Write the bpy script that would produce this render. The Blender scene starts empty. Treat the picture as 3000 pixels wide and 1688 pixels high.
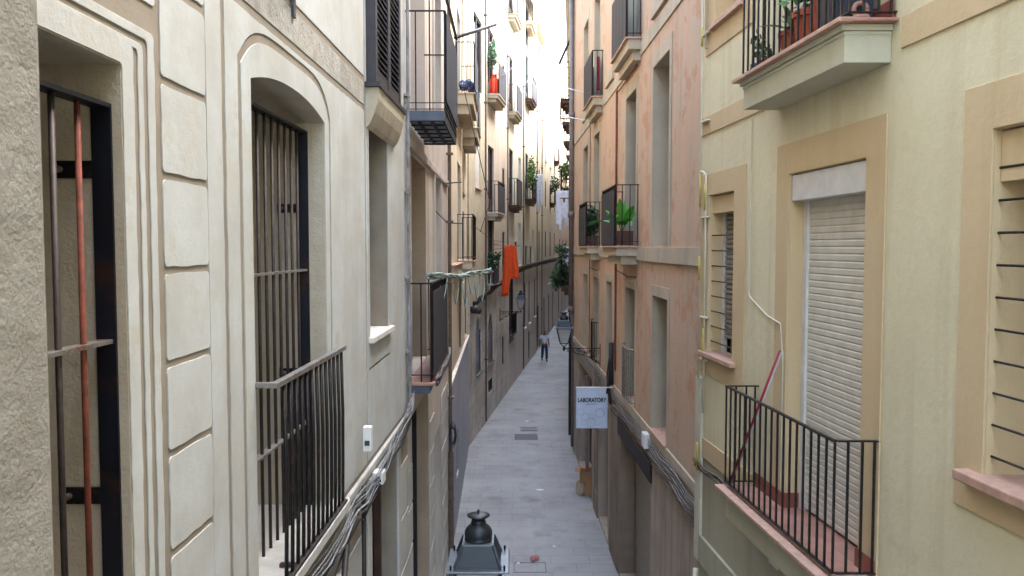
import bpy, bmesh, math, random
from mathutils import Vector, Matrix, geometry
R = math.radians
random.seed(7)
sc = bpy.context.scene
COL = sc.collection

# ------------------------------------------------------------------ camera, sky, sun, exposure
H = 6.3                                   # eye height above the paving
cd = bpy.data.cameras.new('camera'); cam = bpy.data.objects.new('camera', cd); COL.objects.link(cam)
cam.location = (0, 0, H); cam.rotation_euler = (R(90 - 2.95), 0, 0)
cd.sensor_width = 36; cd.lens = 27.96; cd.clip_start = 0.05; cd.clip_end = 600
cd.dof.use_dof = True; cd.dof.focus_distance = 9; cd.dof.aperture_fstop = 13
sc.camera = cam
w = bpy.data.worlds.new('World'); sc.world = w; w.use_nodes = True
nt = w.node_tree; bg = nt.nodes['Background']
sky = nt.nodes.new('ShaderNodeTexSky'); sky.sky_type = 'NISHITA'; sky.sun_disc = False
SUN_EL, SUN_ROT = 60, 70
sky.sun_elevation = R(SUN_EL); sky.sun_rotation = R(SUN_ROT); sky.air_density = 1.6; sky.dust_density = 4.0
nt.links.new(sky.outputs[0], bg.inputs[0]); bg.inputs[1].default_value = 0.15
sd = bpy.data.lights.new('sun', 'SUN'); sd.energy = .6; sd.angle = R(20); sd.color = (1, .97, .93)
so = bpy.data.objects.new('sun', sd); COL.objects.link(so)
so.rotation_euler = (R(90 - SUN_EL), 0, R(180 - SUN_ROT)); so.location = (0, 0, 40)
sc.view_settings.view_transform = 'Standard'; sc.view_settings.look = 'None'
sc.view_settings.exposure = 3.6; sc.view_settings.gamma = 1; sc.view_settings.use_curve_mapping = False
sc.render.engine = 'CYCLES'
sc.cycles.use_denoising = True; sc.cycles.max_bounces = 7; sc.cycles.diffuse_bounces = 6; sc.cycles.glossy_bounces = 3
sc.cycles.sample_clamp_indirect = 8

# ------------------------------------------------------------------ materials
def lin(c):
    return tuple(((v / 255) / 12.92 if v / 255 <= .04045 else (((v / 255) + .055) / 1.055) ** 2.4) for v in c) + (1,)
def base_mat(name, rough=.8, metal=0):
    m = bpy.data.materials.new(name); m.use_nodes = True
    b = m.node_tree.nodes['Principled BSDF']; b.inputs['Roughness'].default_value = rough; b.inputs['Metallic'].default_value = metal
    return m, m.node_tree, b
def N(nt, t, **k):
    n = nt.nodes.new(t)
    for a, v in k.items(): setattr(n, a, v)
    return n
def mixc(nt, fac, a, b):
    n = nt.nodes.new('ShaderNodeMix'); n.data_type = 'RGBA'
    for s, v in ((0, fac), (6, a), (7, b)):
        if hasattr(v, 'links'): nt.links.new(v, n.inputs[s])
        else: n.inputs[s].default_value = v
    return n.outputs[2]
def noise(nt, scale, detail=4, vec=None, rough=.55):
    n = N(nt, 'ShaderNodeTexNoise'); n.inputs['Scale'].default_value = scale; n.inputs['Detail'].default_value = detail; n.inputs['Roughness'].default_value = rough
    if vec: nt.links.new(vec, n.inputs['Vector'])
    return n.outputs[0]
def ramp(nt, v, lo, hi):
    n = N(nt, 'ShaderNodeMapRange'); n.inputs[1].default_value = lo; n.inputs[2].default_value = hi
    nt.links.new(v, n.inputs[0]); return n.outputs[0]
def coords(nt, sc_=(1, 1, 1)):
    t = N(nt, 'ShaderNodeTexCoord'); m = N(nt, 'ShaderNodeMapping'); m.inputs['Scale'].default_value = sc_
    nt.links.new(t.outputs['Object'], m.inputs[0]); return m.outputs[0]
def bump(nt, b, h, s, d=.01):
    n = N(nt, 'ShaderNodeBump'); n.inputs['Strength'].default_value = s; n.inputs['Distance'].default_value = d
    nt.links.new(h, n.inputs['Height']); nt.links.new(n.outputs[0], b.inputs['Normal'])
def plaster(name, c, c2=None, c3=None, scale=1.1, bs=70, bm=.35, bd=.006, streak=.5, rough=.92, patch=None, und=2.5):
    c2 = c2 or tuple(v * .82 for v in c); c3 = c3 or tuple(v * .6 for v in c)
    m, nt, b = base_mat(name, rough)
    v = coords(nt); vs = coords(nt, (5, 5, .35))
    col = mixc(nt, ramp(nt, noise(nt, scale, 6, v), .38, .68), lin(c), lin(c2))
    st = N(nt, 'ShaderNodeMath', operation='MULTIPLY'); nt.links.new(ramp(nt, noise(nt, 1.0, 5, vs), .52, .8), st.inputs[0]); st.inputs[1].default_value = streak
    col = mixc(nt, st.outputs[0], col, lin(c3))
    if patch:
        col = mixc(nt, ramp(nt, noise(nt, scale * 1.7, 8, v, .7), .54, .6), col, lin(patch))
    f = ramp(nt, noise(nt, 22, 6, v, .7), .3, .75)
    f2 = N(nt, 'ShaderNodeMath', operation='MULTIPLY'); nt.links.new(f, f2.inputs[0]); f2.inputs[1].default_value = .16
    col = mixc(nt, f2.outputs[0], col, lin(c3))
    nt.links.new(col, b.inputs['Base Color'])
    hh_ = N(nt, 'ShaderNodeMath', operation='MULTIPLY_ADD'); nt.links.new(noise(nt, bs * .14, 4, v, .6), hh_.inputs[0]); hh_.inputs[1].default_value = und; nt.links.new(noise(nt, bs, 5, v, .65), hh_.inputs[2])
    bump(nt, b, hh_.outputs[0], bm, bd)
    return m
def plain(name, c, rough=.6, metal=0, var=.12, bm=.0, scale=8, rust=None):
    m, nt, b = base_mat(name, rough, metal); v = coords(nt)
    col = mixc(nt, ramp(nt, noise(nt, scale, 5, v), .3, .7), lin(c), lin(tuple(x * (1 - var) for x in c)))
    if rust: col = mixc(nt, ramp(nt, noise(nt, scale * .7, 7, v, .7), .53, .62), col, lin(rust))
    nt.links.new(col, b.inputs['Base Color'])
    if bm: bump(nt, b, noise(nt, 60, 4, v), bm, .004)
    return m
def leafmat(name, a, b_):
    m, nt, b = base_mat(name, .55)
    g = N(nt, 'ShaderNodeNewGeometry'); 
    nt.links.new(mixc(nt, g.outputs['Random Per Island'], lin(a), lin(b_)), b.inputs['Base Color'])
    b.inputs['Subsurface Weight'].default_value = 0
    return m

M = {}
M['a_field'] = plaster('cream_stucco', (188, 192, 192), (174, 174, 170), (146, 138, 126), 2.6, 110, .32, .003, .35, patch=(180, 179, 172), und=2)
M['a_groove'] = plaster('tan_groove_stucco', (146, 136, 123), (134, 124, 110), (110, 98, 84), 5, 120, .3, .003, .3)
M['a_low'] = plaster('lower_cream_stucco', (190, 190, 186), (178, 176, 170), (130, 120, 105), 1, 80, .35, .005, .5)
M['frieze'] = plaster('scratched_frieze_plaster', (172, 170, 163), (154, 150, 142), (120, 113, 104), 9, 60, .6, .01, .5)
M['jamb'] = plaster('coarse_grey_render', (152, 147, 136), (138, 132, 120), (92, 84, 72), 8, 110, .8, .006, .1)
M['reveal'] = plaster('beige_reveal_render', (196, 186, 168), (182, 170, 150), (130, 114, 94), 4, 80, .6, .006, .4)
M['b_wall'] = plaster('pinkish_grey_stone', (204, 194, 182), (188, 176, 165), (138, 122, 110), 1.2, 50, .4, .008, .8)
M['b_reveal'] = plaster('brown_door_jamb', (176, 156, 136), (156, 136, 116), (100, 82, 68), 1.5, 50, .4, .008, .8)
M['c_wall'] = plaster('ochre_cream_render', (210, 200, 176), (198, 184, 158), (150, 132, 108), .8, 60, .3, .006, .5)
M['c_base'] = plaster('blue_grey_smooth_render', (160, 163, 171), (148, 151, 161), (118, 120, 130), .6, 40, .2, .004, .5)
M['coping'] = plaster('white_coping_stone', (222, 216, 208), (205, 198, 190), (160, 150, 140), 3, 50, .2, .004, .2)
M['d_rough'] = plaster('mottled_cream_render', (196, 188, 168), (180, 168, 140), (140, 130, 105), 3, 30, .6, .01, .4)
M['d_beige'] = plaster('pinkish_beige_render', (200, 188, 174), (186, 172, 156), (130, 110, 92), .9, 50, .3, .006, .7)
M['d_ochre'] = plaster('ochre_render', (200, 194, 180), (188, 180, 164), (140, 126, 102), .7, 50, .3, .006, .7)
M['d_pale'] = plaster('pale_yellow_render', (206, 199, 182), (192, 184, 166), (150, 138, 116), .7, 50, .3, .006, .6)
M['d_cream'] = plaster('pale_cream_render', (212, 207, 196), (200, 193, 180), (150, 140, 120), .7, 50, .3, .006, .6)
M['pink'] = plaster('faded_pink_render', (193, 163, 138), (184, 166, 145), (146, 124, 108), 1.3, 60, .4, .006, .45, patch=(184, 144, 117))
M['p_stone'] = plaster('grey_beige_trim', (182, 172, 152), (168, 158, 140), (126, 114, 100), 1.5, 60, .3, .005, .5)
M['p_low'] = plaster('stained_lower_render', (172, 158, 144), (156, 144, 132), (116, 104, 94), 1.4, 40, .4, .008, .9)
M['y_field'] = plaster('pale_yellow_stucco', (215, 207, 174), (206, 196, 163), (172, 154, 116), .9, 90, .4, .005, .45, patch=(206, 196, 164))
M['y_trim'] = plaster('ochre_trim_stucco', (201, 179, 141), (193, 169, 131), (164, 140, 102), .8, 90, .35, .004, .35)
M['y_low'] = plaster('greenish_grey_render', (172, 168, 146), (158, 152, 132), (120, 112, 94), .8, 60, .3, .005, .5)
M['y_body'] = plaster('pale_green_plaster', (186, 184, 162), (180, 176, 152), (140, 134, 110), 1, 50, .15, .004, .25)
M['tile'] = plain('terracotta_pink_tile', (176, 128, 110), .6, 0, .2, .2, 6)
M['tile2'] = plain('salmon_ledge_tile', (192, 154, 134), .55, 0, .15, .2, 14)
M['skirt'] = plain('brown_red_skirting_tile', (140, 78, 62), .45, 0, .2, .1, 6)
M['iron'] = plain('black_painted_iron', (30, 29, 31), .45, .3, .4, .25, 30, (58, 40, 34))
M['irong'] = plain('grey_weathered_iron', (92, 90, 92), .45, .5, .3, .2, 30)
M['ironl'] = plain('galvanised_rail', (160, 158, 156), .4, .6, .25, .2, 30, (120, 92, 76))
M['rust'] = plain('rusty_red_bar', (128, 62, 44), .75, .1, .35, .3, 25)
M['bar_br'] = plain('brown_grey_bar', (68, 58, 56), .55, .3, .3, .2, 30)
M['flat_blue'] = plain('blue_black_flat_iron', (24, 28, 42), .5, .3, .5, .2, 5, (52, 32, 26))
M['panel'] = plain('slate_grey_screen', (62, 64, 76), .75, 0, .15, .1, 10)
M['panel_d'] = plain('dark_grey_screen', (44, 42, 48), .8, 0, .2, .1, 10)
M['panel_b'] = plain('blue_grey_metal', (86, 94, 110), .5, .2, .15, .1, 10)
M['louvre'] = plain('dark_louvre_paint', (54, 52, 60), .5, 0, .2, .1, 12)
M['wood'] = plain('dark_brown_wood', (84, 56, 46), .5, 0, .35, .2, 6)
M['woodg'] = plain('grey_green_paint', (78, 84, 82), .5, 0, .25, .1, 6)
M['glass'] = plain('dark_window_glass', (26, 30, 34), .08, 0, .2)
M['glassb'] = plain('pale_dusty_glass', (146, 156, 172), .45, 0, .35, 0, 3)
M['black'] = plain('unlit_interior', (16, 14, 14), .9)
M['white'] = plain('white_paint', (214, 212, 208), .5, 0, .08)
M['shutter'] = plain('cream_roller_slats', (208, 203, 190), .5, 0, .08)
M['shutterg'] = plain('grey_roller_slats', (150, 142, 130), .55, 0, .12)
M['white_cur'] = plain('pale_lavender_shutter', (186, 184, 192), .7, 0, .12, 0, 4)
M['stonepil'] = plaster('dark_street_stone', (140, 124, 108), (120, 106, 94), (84, 72, 64), 2, 30, .6, .01, .6)
M['pipe'] = plain('cream_painted_pipe', (206, 200, 178), .45, 0, .1)
M['pipey'] = plain('yellow_gas_sleeve', (184, 170, 88), .5, 0, .1)
M['pipeg'] = plain('grey_drainpipe', (118, 108, 106), .5, 0, .2)
M['cable'] = plain('pale_cable', (150, 152, 156), .6, 0, .35, 0, 9)
M['cabled'] = plain('dark_cable', (40, 38, 38), .6, 0, .3)
M['cableb'] = plain('brown_painted_cable', (110, 92, 76), .6, 0, .3)
M['elec'] = plain('white_plastic_box', (226, 226, 224), .4, 0, .08)
M['orange'] = plain('bright_orange_cloth', (238, 84, 30), .85, 0, .12, .3, 14)
M['bottle'] = plain('orange_gas_cylinder', (226, 70, 30), .4, 0, .08)
M['cloth'] = plain('white_laundry', (216, 220, 236), .9, 0, .12, .2, 9)
M['bluecloth'] = plain('blue_tarpaulin', (52, 82, 150), .7, 0, .5, .3, 10, (180, 190, 205))
M['pot'] = plain('terracotta_pot', (168, 78, 50), .7, 0, .2, .1, 12)
M['potd'] = plain('navy_planter', (34, 38, 56), .4, 0, .1)
M['potb'] = plain('cobalt_planter', (58, 66, 150), .4, 0, .3)
M['potr'] = plain('crimson_planter', (130, 34, 40), .5, 0, .2)
M['potbr'] = plain('brown_trough', (92, 62, 50), .8, 0, .3, .2)
M['leaf'] = leafmat('mid_green_leaf', (58, 92, 40), (96, 130, 60))
M['leafb'] = leafmat('bright_leaf', (96, 170, 50), (50, 120, 50))
M['leafd'] = leafmat('dark_leaf', (30, 58, 36), (66, 98, 60))
M['leafg'] = leafmat('grey_green_leaf', (120, 150, 120), (80, 112, 92))
M['card'] = plain('cardboard', (172, 130, 96), .85, 0, .15, .2, 6)
M['cardi'] = plain('cardboard_inside', (112, 74, 52), .9, 0, .2, .2, 6)
M['bag'] = plain('pale_paper_bag', (190, 170, 150), .8, 0, .2, .4)
M['paper'] = plain('white_paper', (232, 232, 232), .8, 0, .05)
M['pinkrag'] = plain('pink_rag', (206, 140, 128), .85, 0, .25, .4, 30)
M['sign'] = plain('pale_banner_cloth', (196, 206, 226), .7, 0, .06, .1, 5)
M['ink'] = plain('sign_ink', (34, 34, 46), .7)
M['inkl'] = plain('sign_line_ink', (120, 128, 146), .7)
M['lampm'] = plain('dark_lantern_paint', (44, 48, 54), .42, .35, .2, .05, 14)
M['lampe'] = plain('sky_tinted_lantern_metal', (100, 108, 118), .3, .6, .15, .05, 14)  # sky reflection on the roof plate is put into this colour; edges share it
M['lampg'] = plain('frosted_lantern_glass', (176, 174, 176), .15, 0, .08)
M['red'] = plain('red_broom_handle', (150, 24, 40), .4, 0, .1)
M['redw'] = plain('silver_broom_handle', (190, 190, 198), .4, 0, .1)
M['skin'] = plain('skin', (122, 82, 66), .6, 0, .1)
M['hair'] = plain('dark_hair', (26, 22, 22), .7)
M['tshirt'] = plain('white_tshirt', (226, 226, 238), .85, 0, .06, .2)
M['jeans'] = plain('blue_jeans', (38, 62, 104), .85, 0, .35, .3, 12)
M['shoe'] = plain('dark_shoe', (44, 36, 38), .7)
M['rope'] = plain('pale_green_rope', (168, 186, 178), .8, 0, .2)
M['grate'] = plain('cast_iron_cover', (96, 96, 104), .6, .3, .3, .3, 20)
M['roof'] = plain('roof_clay', (140, 110, 90), .9)

def ashlar(name, c1, c2, mortar, bw, bh):
    m, nt, b = base_mat(name, .9)
    t = N(nt, 'ShaderNodeTexCoord'); s = N(nt, 'ShaderNodeSeparateXYZ'); cmb = N(nt, 'ShaderNodeCombineXYZ')
    nt.links.new(t.outputs['Object'], s.inputs[0]); nt.links.new(s.outputs[1], cmb.inputs[0]); nt.links.new(s.outputs[2], cmb.inputs[1])
    br = N(nt, 'ShaderNodeTexBrick'); nt.links.new(cmb.outputs[0], br.inputs['Vector'])
    for k, v in (('Color1', lin(c1)), ('Color2', lin(c2)), ('Mortar', lin(mortar)), ('Scale', 1), ('Mortar Size', .012), ('Brick Width', bw), ('Row Height', bh)): br.inputs[k].default_value = v
    v = coords(nt); vs = coords(nt, (2, 2, .3))
    col = mixc(nt, ramp(nt, noise(nt, 1.3, 8, v, .65), .4, .7), br.outputs[0], lin(tuple(x * .78 for x in c1)))
    col = mixc(nt, ramp(nt, noise(nt, 1.1, 6, vs), .55, .85), col, lin(tuple(x * .6 for x in c1)))
    nt.links.new(col, b.inputs['Base Color']); bump(nt, b, noise(nt, 30, 6, v), .6, .012)
    return m
M['d_stone'] = ashlar('grey_brown_ashlar', (204, 197, 188), (194, 188, 180), (168, 160, 152), .9, .38)
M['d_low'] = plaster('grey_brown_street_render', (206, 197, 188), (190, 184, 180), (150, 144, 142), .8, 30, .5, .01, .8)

def paving():
    m, nt, b = base_mat('grey_stone_paving', .62)
    t = N(nt, 'ShaderNodeTexCoord'); mp = N(nt, 'ShaderNodeMapping'); nt.links.new(t.outputs['Object'], mp.inputs[0])
    br = N(nt, 'ShaderNodeTexBrick'); nt.links.new(mp.outputs[0], br.inputs['Vector']); br.offset = .37; br.offset_frequency = 2
    for k, v in (('Color1', lin((143, 144, 145))), ('Color2', lin((133, 134, 136))), ('Mortar', lin((106, 107, 111))), ('Scale', 1), ('Mortar Size', .009), ('Mortar Smooth', .4), ('Brick Width', .78), ('Row Height', .42)): br.inputs[k].default_value = v
    v = mp.outputs[0]
    col = mixc(nt, ramp(nt, noise(nt, .45, 7, v, .6), .4, .66), br.outputs[0], lin((153, 154, 155)))
    col = mixc(nt, ramp(nt, noise(nt, 1.1, 8, v, .7), .52, .75), col, lin((114, 113, 114)))
    col = mixc(nt, ramp(nt, noise(nt, 9, 5, v, .7), .64, .72), col, lin((92, 90, 91)))
    col = mixc(nt, ramp(nt, noise(nt, 38, 2, v, .5), .74, .77), col, lin((70, 69, 70)))
    col = mixc(nt, ramp(nt, noise(nt, .8, 3, v, .5), .62, .72), col, lin((118, 117, 116)))
    nt.links.new(col, b.inputs['Base Color'])
    mx = N(nt, 'ShaderNodeMath', operation='MULTIPLY_ADD'); nt.links.new(br.outputs['Fac'], mx.inputs[0]); mx.inputs[1].default_value = -1.0
    nt.links.new(noise(nt, 30, 5, v), mx.inputs[2]); bump(nt, b, mx.outputs[0], .5, .006)
    return m
M['paving'] = paving()
def slab_shutter(): pass

# ------------------------------------------------------------------ mesh helpers
def BM(): return bmesh.new()
def hexa(bm, p):
    vs = [bm.verts.new(q) for q in p]
    for f in ((0, 3, 2, 1), (4, 5, 6, 7), (0, 1, 5, 4), (1, 2, 6, 5), (2, 3, 7, 6), (3, 0, 4, 7)):
        bm.faces.new([vs[i] for i in f])
def wbox(bm, x0, x1, y0, y1, z0, z1):
    hexa(bm, [(x0, y0, z0), (x1, y0, z0), (x1, y1, z0), (x0, y1, z0), (x0, y0, z1), (x1, y0, z1), (x1, y1, z1), (x0, y1, z1)])
def frames(pts):
    out = []
    for i, p in enumerate(pts):
        a = pts[max(i - 1, 0)]; b = pts[min(i + 1, len(pts) - 1)]
        t = (Vector(b) - Vector(a)).normalized()
        u = t.orthogonal().normalized() if not out else (out[-1][1] - t * out[-1][1].dot(t)).normalized()
        out.append((t, u, t.cross(u)))
    return out
def tube(bm, pts, r, n=6, cap=True):
    pts = [Vector(p) for p in pts]; fr = frames(pts); rings = []
    for i, p in enumerate(pts):
        rr = r[i] if isinstance(r, (list, tuple)) else r
        rings.append([bm.verts.new(p + (fr[i][1] * math.cos(2 * math.pi * k / n) + fr[i][2] * math.sin(2 * math.pi * k / n)) * rr) for k in range(n)])
    for a, b in zip(rings, rings[1:]):
        for k in range(n): bm.faces.new((a[k], a[(k + 1) % n], b[(k + 1) % n], b[k]))
    if cap: bm.faces.new(rings[0][::-1]); bm.faces.new(rings[-1])
def lathe(bm, c, prof, n=20):
    c = Vector(c); rings = []
    for r, z in prof:
        rings.append([bm.verts.new(c + Vector((r * math.cos(2 * math.pi * k / n), r * math.sin(2 * math.pi * k / n), z))) for k in range(n)])
    for a, b in zip(rings, rings[1:]):
        for k in range(n): bm.faces.new((a[k], a[(k + 1) % n], b[(k + 1) % n], b[k]))
    bm.faces.new(rings[0][::-1]); bm.faces.new(rings[-1])
def obj(name, bm, mat, parent=None, smooth=False, bevel=0, label=None, cat=None, group=None, kind=None, recalc=True):
    if recalc: bmesh.ops.recalc_face_normals(bm, faces=bm.faces)
    me = bpy.data.meshes.new(name); bm.to_mesh(me); bm.free()
    o = bpy.data.objects.new(name, me); COL.objects.link(o)
    me.materials.append(M[mat] if isinstance(mat, str) else mat)
    if smooth:
        for p in me.polygons: p.use_smooth = True
    if bevel:
        b = o.modifiers.new('bevel', 'BEVEL'); b.width = bevel; b.segments = 2; b.limit_method = 'ANGLE'; b.angle_limit = R(40)
    if parent:
        o.parent = parent
        if parent.type == 'EMPTY': o.matrix_parent_inverse = Matrix.Translation(-Vector(parent.location))
    return tag(o, label, cat, group, kind)
def tag(o, label=None, cat=None, group=None, kind=None):
    if label: o['label'] = label
    if cat: o['category'] = cat
    if group: o['group'] = group
    if kind: o['kind'] = kind
    return o
def thing(name, loc, label, cat, group=None):
    o = bpy.data.objects.new(name, None); COL.objects.link(o); o.location = loc; o.empty_display_size = .2
    return tag(o, label, cat, group)
def copy_tree(o, parent=None):
    c = o.copy(); COL.objects.link(c)
    if parent: c.parent = parent
    for ch in list(o.children): copy_tree(ch, c)
    return c

# ------------------------------------------------------------------ facades: plan line X = c + m*Y, h = height above the eye, d = towards the street
class Fac:
    def __init__(s, c, m, side): s.c, s.m, s.o = c, m, (1 if side == 'L' else -1)
    def P(s, Y, h, d=0): return Vector((s.c + s.m * Y + s.o * d, Y, H + h))
    def box(s, bm, Y0, Y1, h0, h1, d0, d1):
        hexa(bm, [s.P(Y0, h0, d0), s.P(Y1, h0, d0), s.P(Y1, h0, d1), s.P(Y0, h0, d1), s.P(Y0, h1, d0), s.P(Y1, h1, d0), s.P(Y1, h1, d1), s.P(Y0, h1, d1)])
    def prism(s, bm, poly, d0, d1, holes=()):
        loops = [[Vector((a, b, 0)) for a, b in poly]] + [[Vector((a, b, 0)) for a, b in hh] for hh in holes]
        flat = [v for l in loops for v in l]
        tris = geometry.tessellate_polygon(loops)
        A = [bm.verts.new(s.P(v.x, v.y, d1)) for v in flat]; B = [bm.verts.new(s.P(v.x, v.y, d0)) for v in flat]
        for t in tris:
            try: bm.faces.new([A[i] for i in t]); bm.faces.new([B[i] for i in t][::-1])
            except ValueError: pass
        k = 0
        for l in loops:
            n = len(l)
            for i in range(n):
                a, b = k + i, k + (i + 1) % n
                bm.faces.new((A[a], A[b], B[b], B[a]))
            k += n
    def wall(s, bm, Y0, Y1, h0, h1, thick, holes, maxc=4.0):
        ys = sorted({Y0, Y1, *[v for q in holes for v in q[:2] if Y0 < v < Y1]}); hs = sorted({h0, h1, *[v for q in holes for v in q[2:4] if h0 < v < h1]})
        V = {}
        def vert(i, j, k):
            if (i, j, k) not in V: V[i, j, k] = bm.verts.new(s.P(ys[i], hs[j], -thick if k else 0))
            return V[i, j, k]
        nI, nJ = len(ys) - 1, len(hs) - 1
        solid = {}
        for i in range(nI):
            for j in range(nJ):
                cy, ch = (ys[i] + ys[i + 1]) / 2, (hs[j] + hs[j + 1]) / 2
                solid[i, j] = not any(q[0] < cy < q[1] and q[2] < ch < q[3] for q in holes)
        for (i, j), ok in solid.items():
            if not ok: continue
            for k in (0, 1):
                bm.faces.new([vert(i, j, k), vert(i + 1, j, k), vert(i + 1, j + 1, k), vert(i, j + 1, k)])
            for (di, dj), (a, b) in {(-1, 0): ((i, j), (i, j + 1)), (1, 0): ((i + 1, j), (i + 1, j + 1)), (0, -1): ((i, j), (i + 1, j)), (0, 1): ((i, j + 1), (i + 1, j + 1))}.items():
                if not solid.get((i + di, j + dj), False):
                    bm.faces.new([vert(*a, 0), vert(*b, 0), vert(*b, 1), vert(*a, 1)])

GZ = -H
class Building:
    def __init__(s, name, F, Y0, Y1, top, wall_mat, label, thick=.38, depth=7, reveal=None, cornice=True, base=None):
        s.F, s.Y0, s.Y1, s.top, s.wm, s.th, s.depth = F, Y0, Y1, top, wall_mat, thick, depth
        s.root = thing(name, F.P((Y0 + Y1) / 2, GZ, 0), label, 'building'); s.holes = []; s.cornice = cornice; s.base = base
    def op(s, Y0, Y1, h0, h1, kind='window', depth=.22, sill=None, sur=None, surmat='p_stone', surd=.03, gap=.0, mats=None, frame_w=.05, sill_mat='tile2', lin_=None, sbox=0):
        F = s.F; s.holes.append((Y0, Y1, h0, h1)); r = s.root
        if kind in ('window', 'door'):
            fm = (mats or ('wood', 'glass'))
            bm = BM(); fw = frame_w; dd = -depth
            for a, b, c, e in ((Y0, Y0 + fw, h0, h1), (Y1 - fw, Y1, h0, h1), (Y0 + fw, Y1 - fw, h1 - fw, h1), (Y0 + fw, Y1 - fw, h0, h0 + fw * (1 if kind == 'window' else 2.5))):
                F.box(bm, a, b, c, e, dd - .06, dd)
            mid = (Y0 + Y1) / 2; F.box(bm, mid - fw * .7, mid + fw * .7, h0 + fw * 2.5, h1 - fw, dd - .05, dd - .008)
            if kind == 'door': F.box(bm, Y0 + fw, Y1 - fw, h0 + fw * 2.5, h0 + .55, dd - .045, dd - .012)
            wn = obj('window' if kind == 'window' else 'balcony_door', bm, fm[0], r)
            bm = BM(); F.box(bm, Y0 + .01, Y1 - .01, h0 + .01, h1 - .01, dd - .09, dd - .065); obj('pane', bm, fm[1], wn)
        elif kind == 'shutter':
            bm = BM(); fw = .045; dd = -depth
            for a, b in ((Y0, Y0 + fw), (Y1 - fw, Y1)): F.box(bm, a, b, h0, h1, dd - .03, dd + .015)
            wn = obj('window', bm, (mats or ('white', 'shutterg'))[0], r)
            bm = BM(); n = max(3, int((h1 - h0) / .05)); st = (h1 - h0) / n; g0, g1 = gap, 0
            i0 = int(gap / st)
            prof = []
            for i in range(i0, n):
                za = h0 + i * st
                prof += [(-.012, za), (.006, za + st * .25), (.006, za + st * .75), (-.012, za + st * .98)]
            A = [[bm.verts.new(F.P(y, z, dd - .01 + q)) for q, z in prof] for y in (Y0 + fw, Y1 - fw)]
            for i in range(len(prof) - 1): bm.faces.new((A[0][i], A[1][i], A[1][i + 1], A[0][i + 1]))
            obj('roller_shutter', bm, (mats or ('white', 'shutterg'))[1], wn)
            bm = BM(); F.box(bm, Y0, Y1, h0, h1, dd - .08, dd - .05); obj('pane', bm, 'glass', wn)
        elif kind == 'blind':
            bm = BM(); F.box(bm, Y0, Y1, h0, h1, -depth - .04, -depth); o = obj('window', bm, (mats or ('white_cur',))[0], r)
        if lin_:
            bm = BM(); D_ = -s.th + .01; F.box(bm, Y1 - .004, Y1 - .0005, h0, h1, D_, -.001); F.box(bm, Y0 + .0005, Y0 + .004, h0, h1, D_, -.001); F.box(bm, Y0 + .004, Y1 - .004, h1 - .004, h1 - .0005, D_, -.001); obj('window_reveal', bm, lin_, r)
        if sbox:
            bm = BM(); F.box(bm, Y0 + .006, Y1 - .006, h1 - sbox, h1 - .012, -depth + .02, -.03); obj('shutter_box', bm, lin_ or 'white', r, bevel=.004)
        if sill:
            bm = BM(); F.box(bm, Y0 - .07, Y1 + .07, h0 - .05, h0 + .004, -depth + .005, sill); obj('sill', bm, sill_mat, r, bevel=.006)
        if sur:
            bm = BM(); l, t, bt = sur
            poly = [(Y0 - l, h0 - bt), (Y1 + l, h0 - bt), (Y1 + l, h1 + t), (Y0 - l, h1 + t)]
            if bt > 0: F.prism(bm, poly, .0, surd, [[(Y0, h0), (Y1, h0), (Y1, h1), (Y0, h1)]])
            else: F.prism(bm, [(Y0 - l, h0), (Y0, h0), (Y0, h1), (Y1, h1), (Y1, h0), (Y1 + l, h0), (Y1 + l, h1 + t), (Y0 - l, h1 + t)], .0, surd)
            obj('window_surround', bm, surmat, r, bevel=.004)
    def finish(s, wall_h0=GZ):
        F = s.F; bm = BM()
        split = s.base[0] if s.base else None
        if split is not None:
            b2 = BM(); F.wall(b2, s.Y0, s.Y1, GZ - .05, split, s.th, s.holes); obj('base_wall', b2, s.base[1], s.root)
            F.wall(bm, s.Y0, s.Y1, split, s.top, s.th, s.holes)
        else: F.wall(bm, s.Y0, s.Y1, GZ - .05, s.top, s.th, s.holes)
        obj('wall', bm, s.wm, s.root)
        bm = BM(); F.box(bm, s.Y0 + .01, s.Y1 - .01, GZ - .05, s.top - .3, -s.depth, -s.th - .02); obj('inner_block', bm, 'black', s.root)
        bm = BM(); F.box(bm, s.Y0, s.Y1, s.top - .25, s.top, -s.depth, -s.th - .001); obj('roof', bm, 'roof', s.root)
        if s.cornice:
            bm = BM(); F.box(bm, s.Y0, s.Y1, s.top - .3, s.top + .12, .003, .3); obj('cornice', bm, s.wm, s.root)
        return s
    def box(s, name, Y0, Y1, h0, h1, d0, d1, mat, bevel=0, parent=None):
        bm = BM(); s.F.box(bm, Y0, Y1, h0, h1, d0, d1); return obj(name, bm, mat, parent or s.root, bevel=bevel)
    def balcony(s, Y0, Y1, h, d=.4, rail=1.0, thick=.14, mat='p_stone', top='tile2', screen=None, sp=.12, under=None, rr=.008, rmat='iron', corbel=True):
        F = s.F; bm = BM()
        F.box(bm, Y0, Y1, h - .03 - thick, h - .03, .002, d - .03)
        if corbel: F.box(bm, Y0 + .08, Y1 - .08, h - .06 - thick * 1.8, h - .031 - thick, .002, d - .12)
        b = obj('balcony', bm, mat, s.root, bevel=.006)
        bm = BM(); F.box(bm, Y0 - .03, Y1 + .03, h - .029, h, .003, d + .02); obj('balcony_floor', bm, top, b, bevel=.005)
        bm = BM(); e = .03; y0, y1, D = Y0 + e, Y1 - e, d - .02
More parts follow.
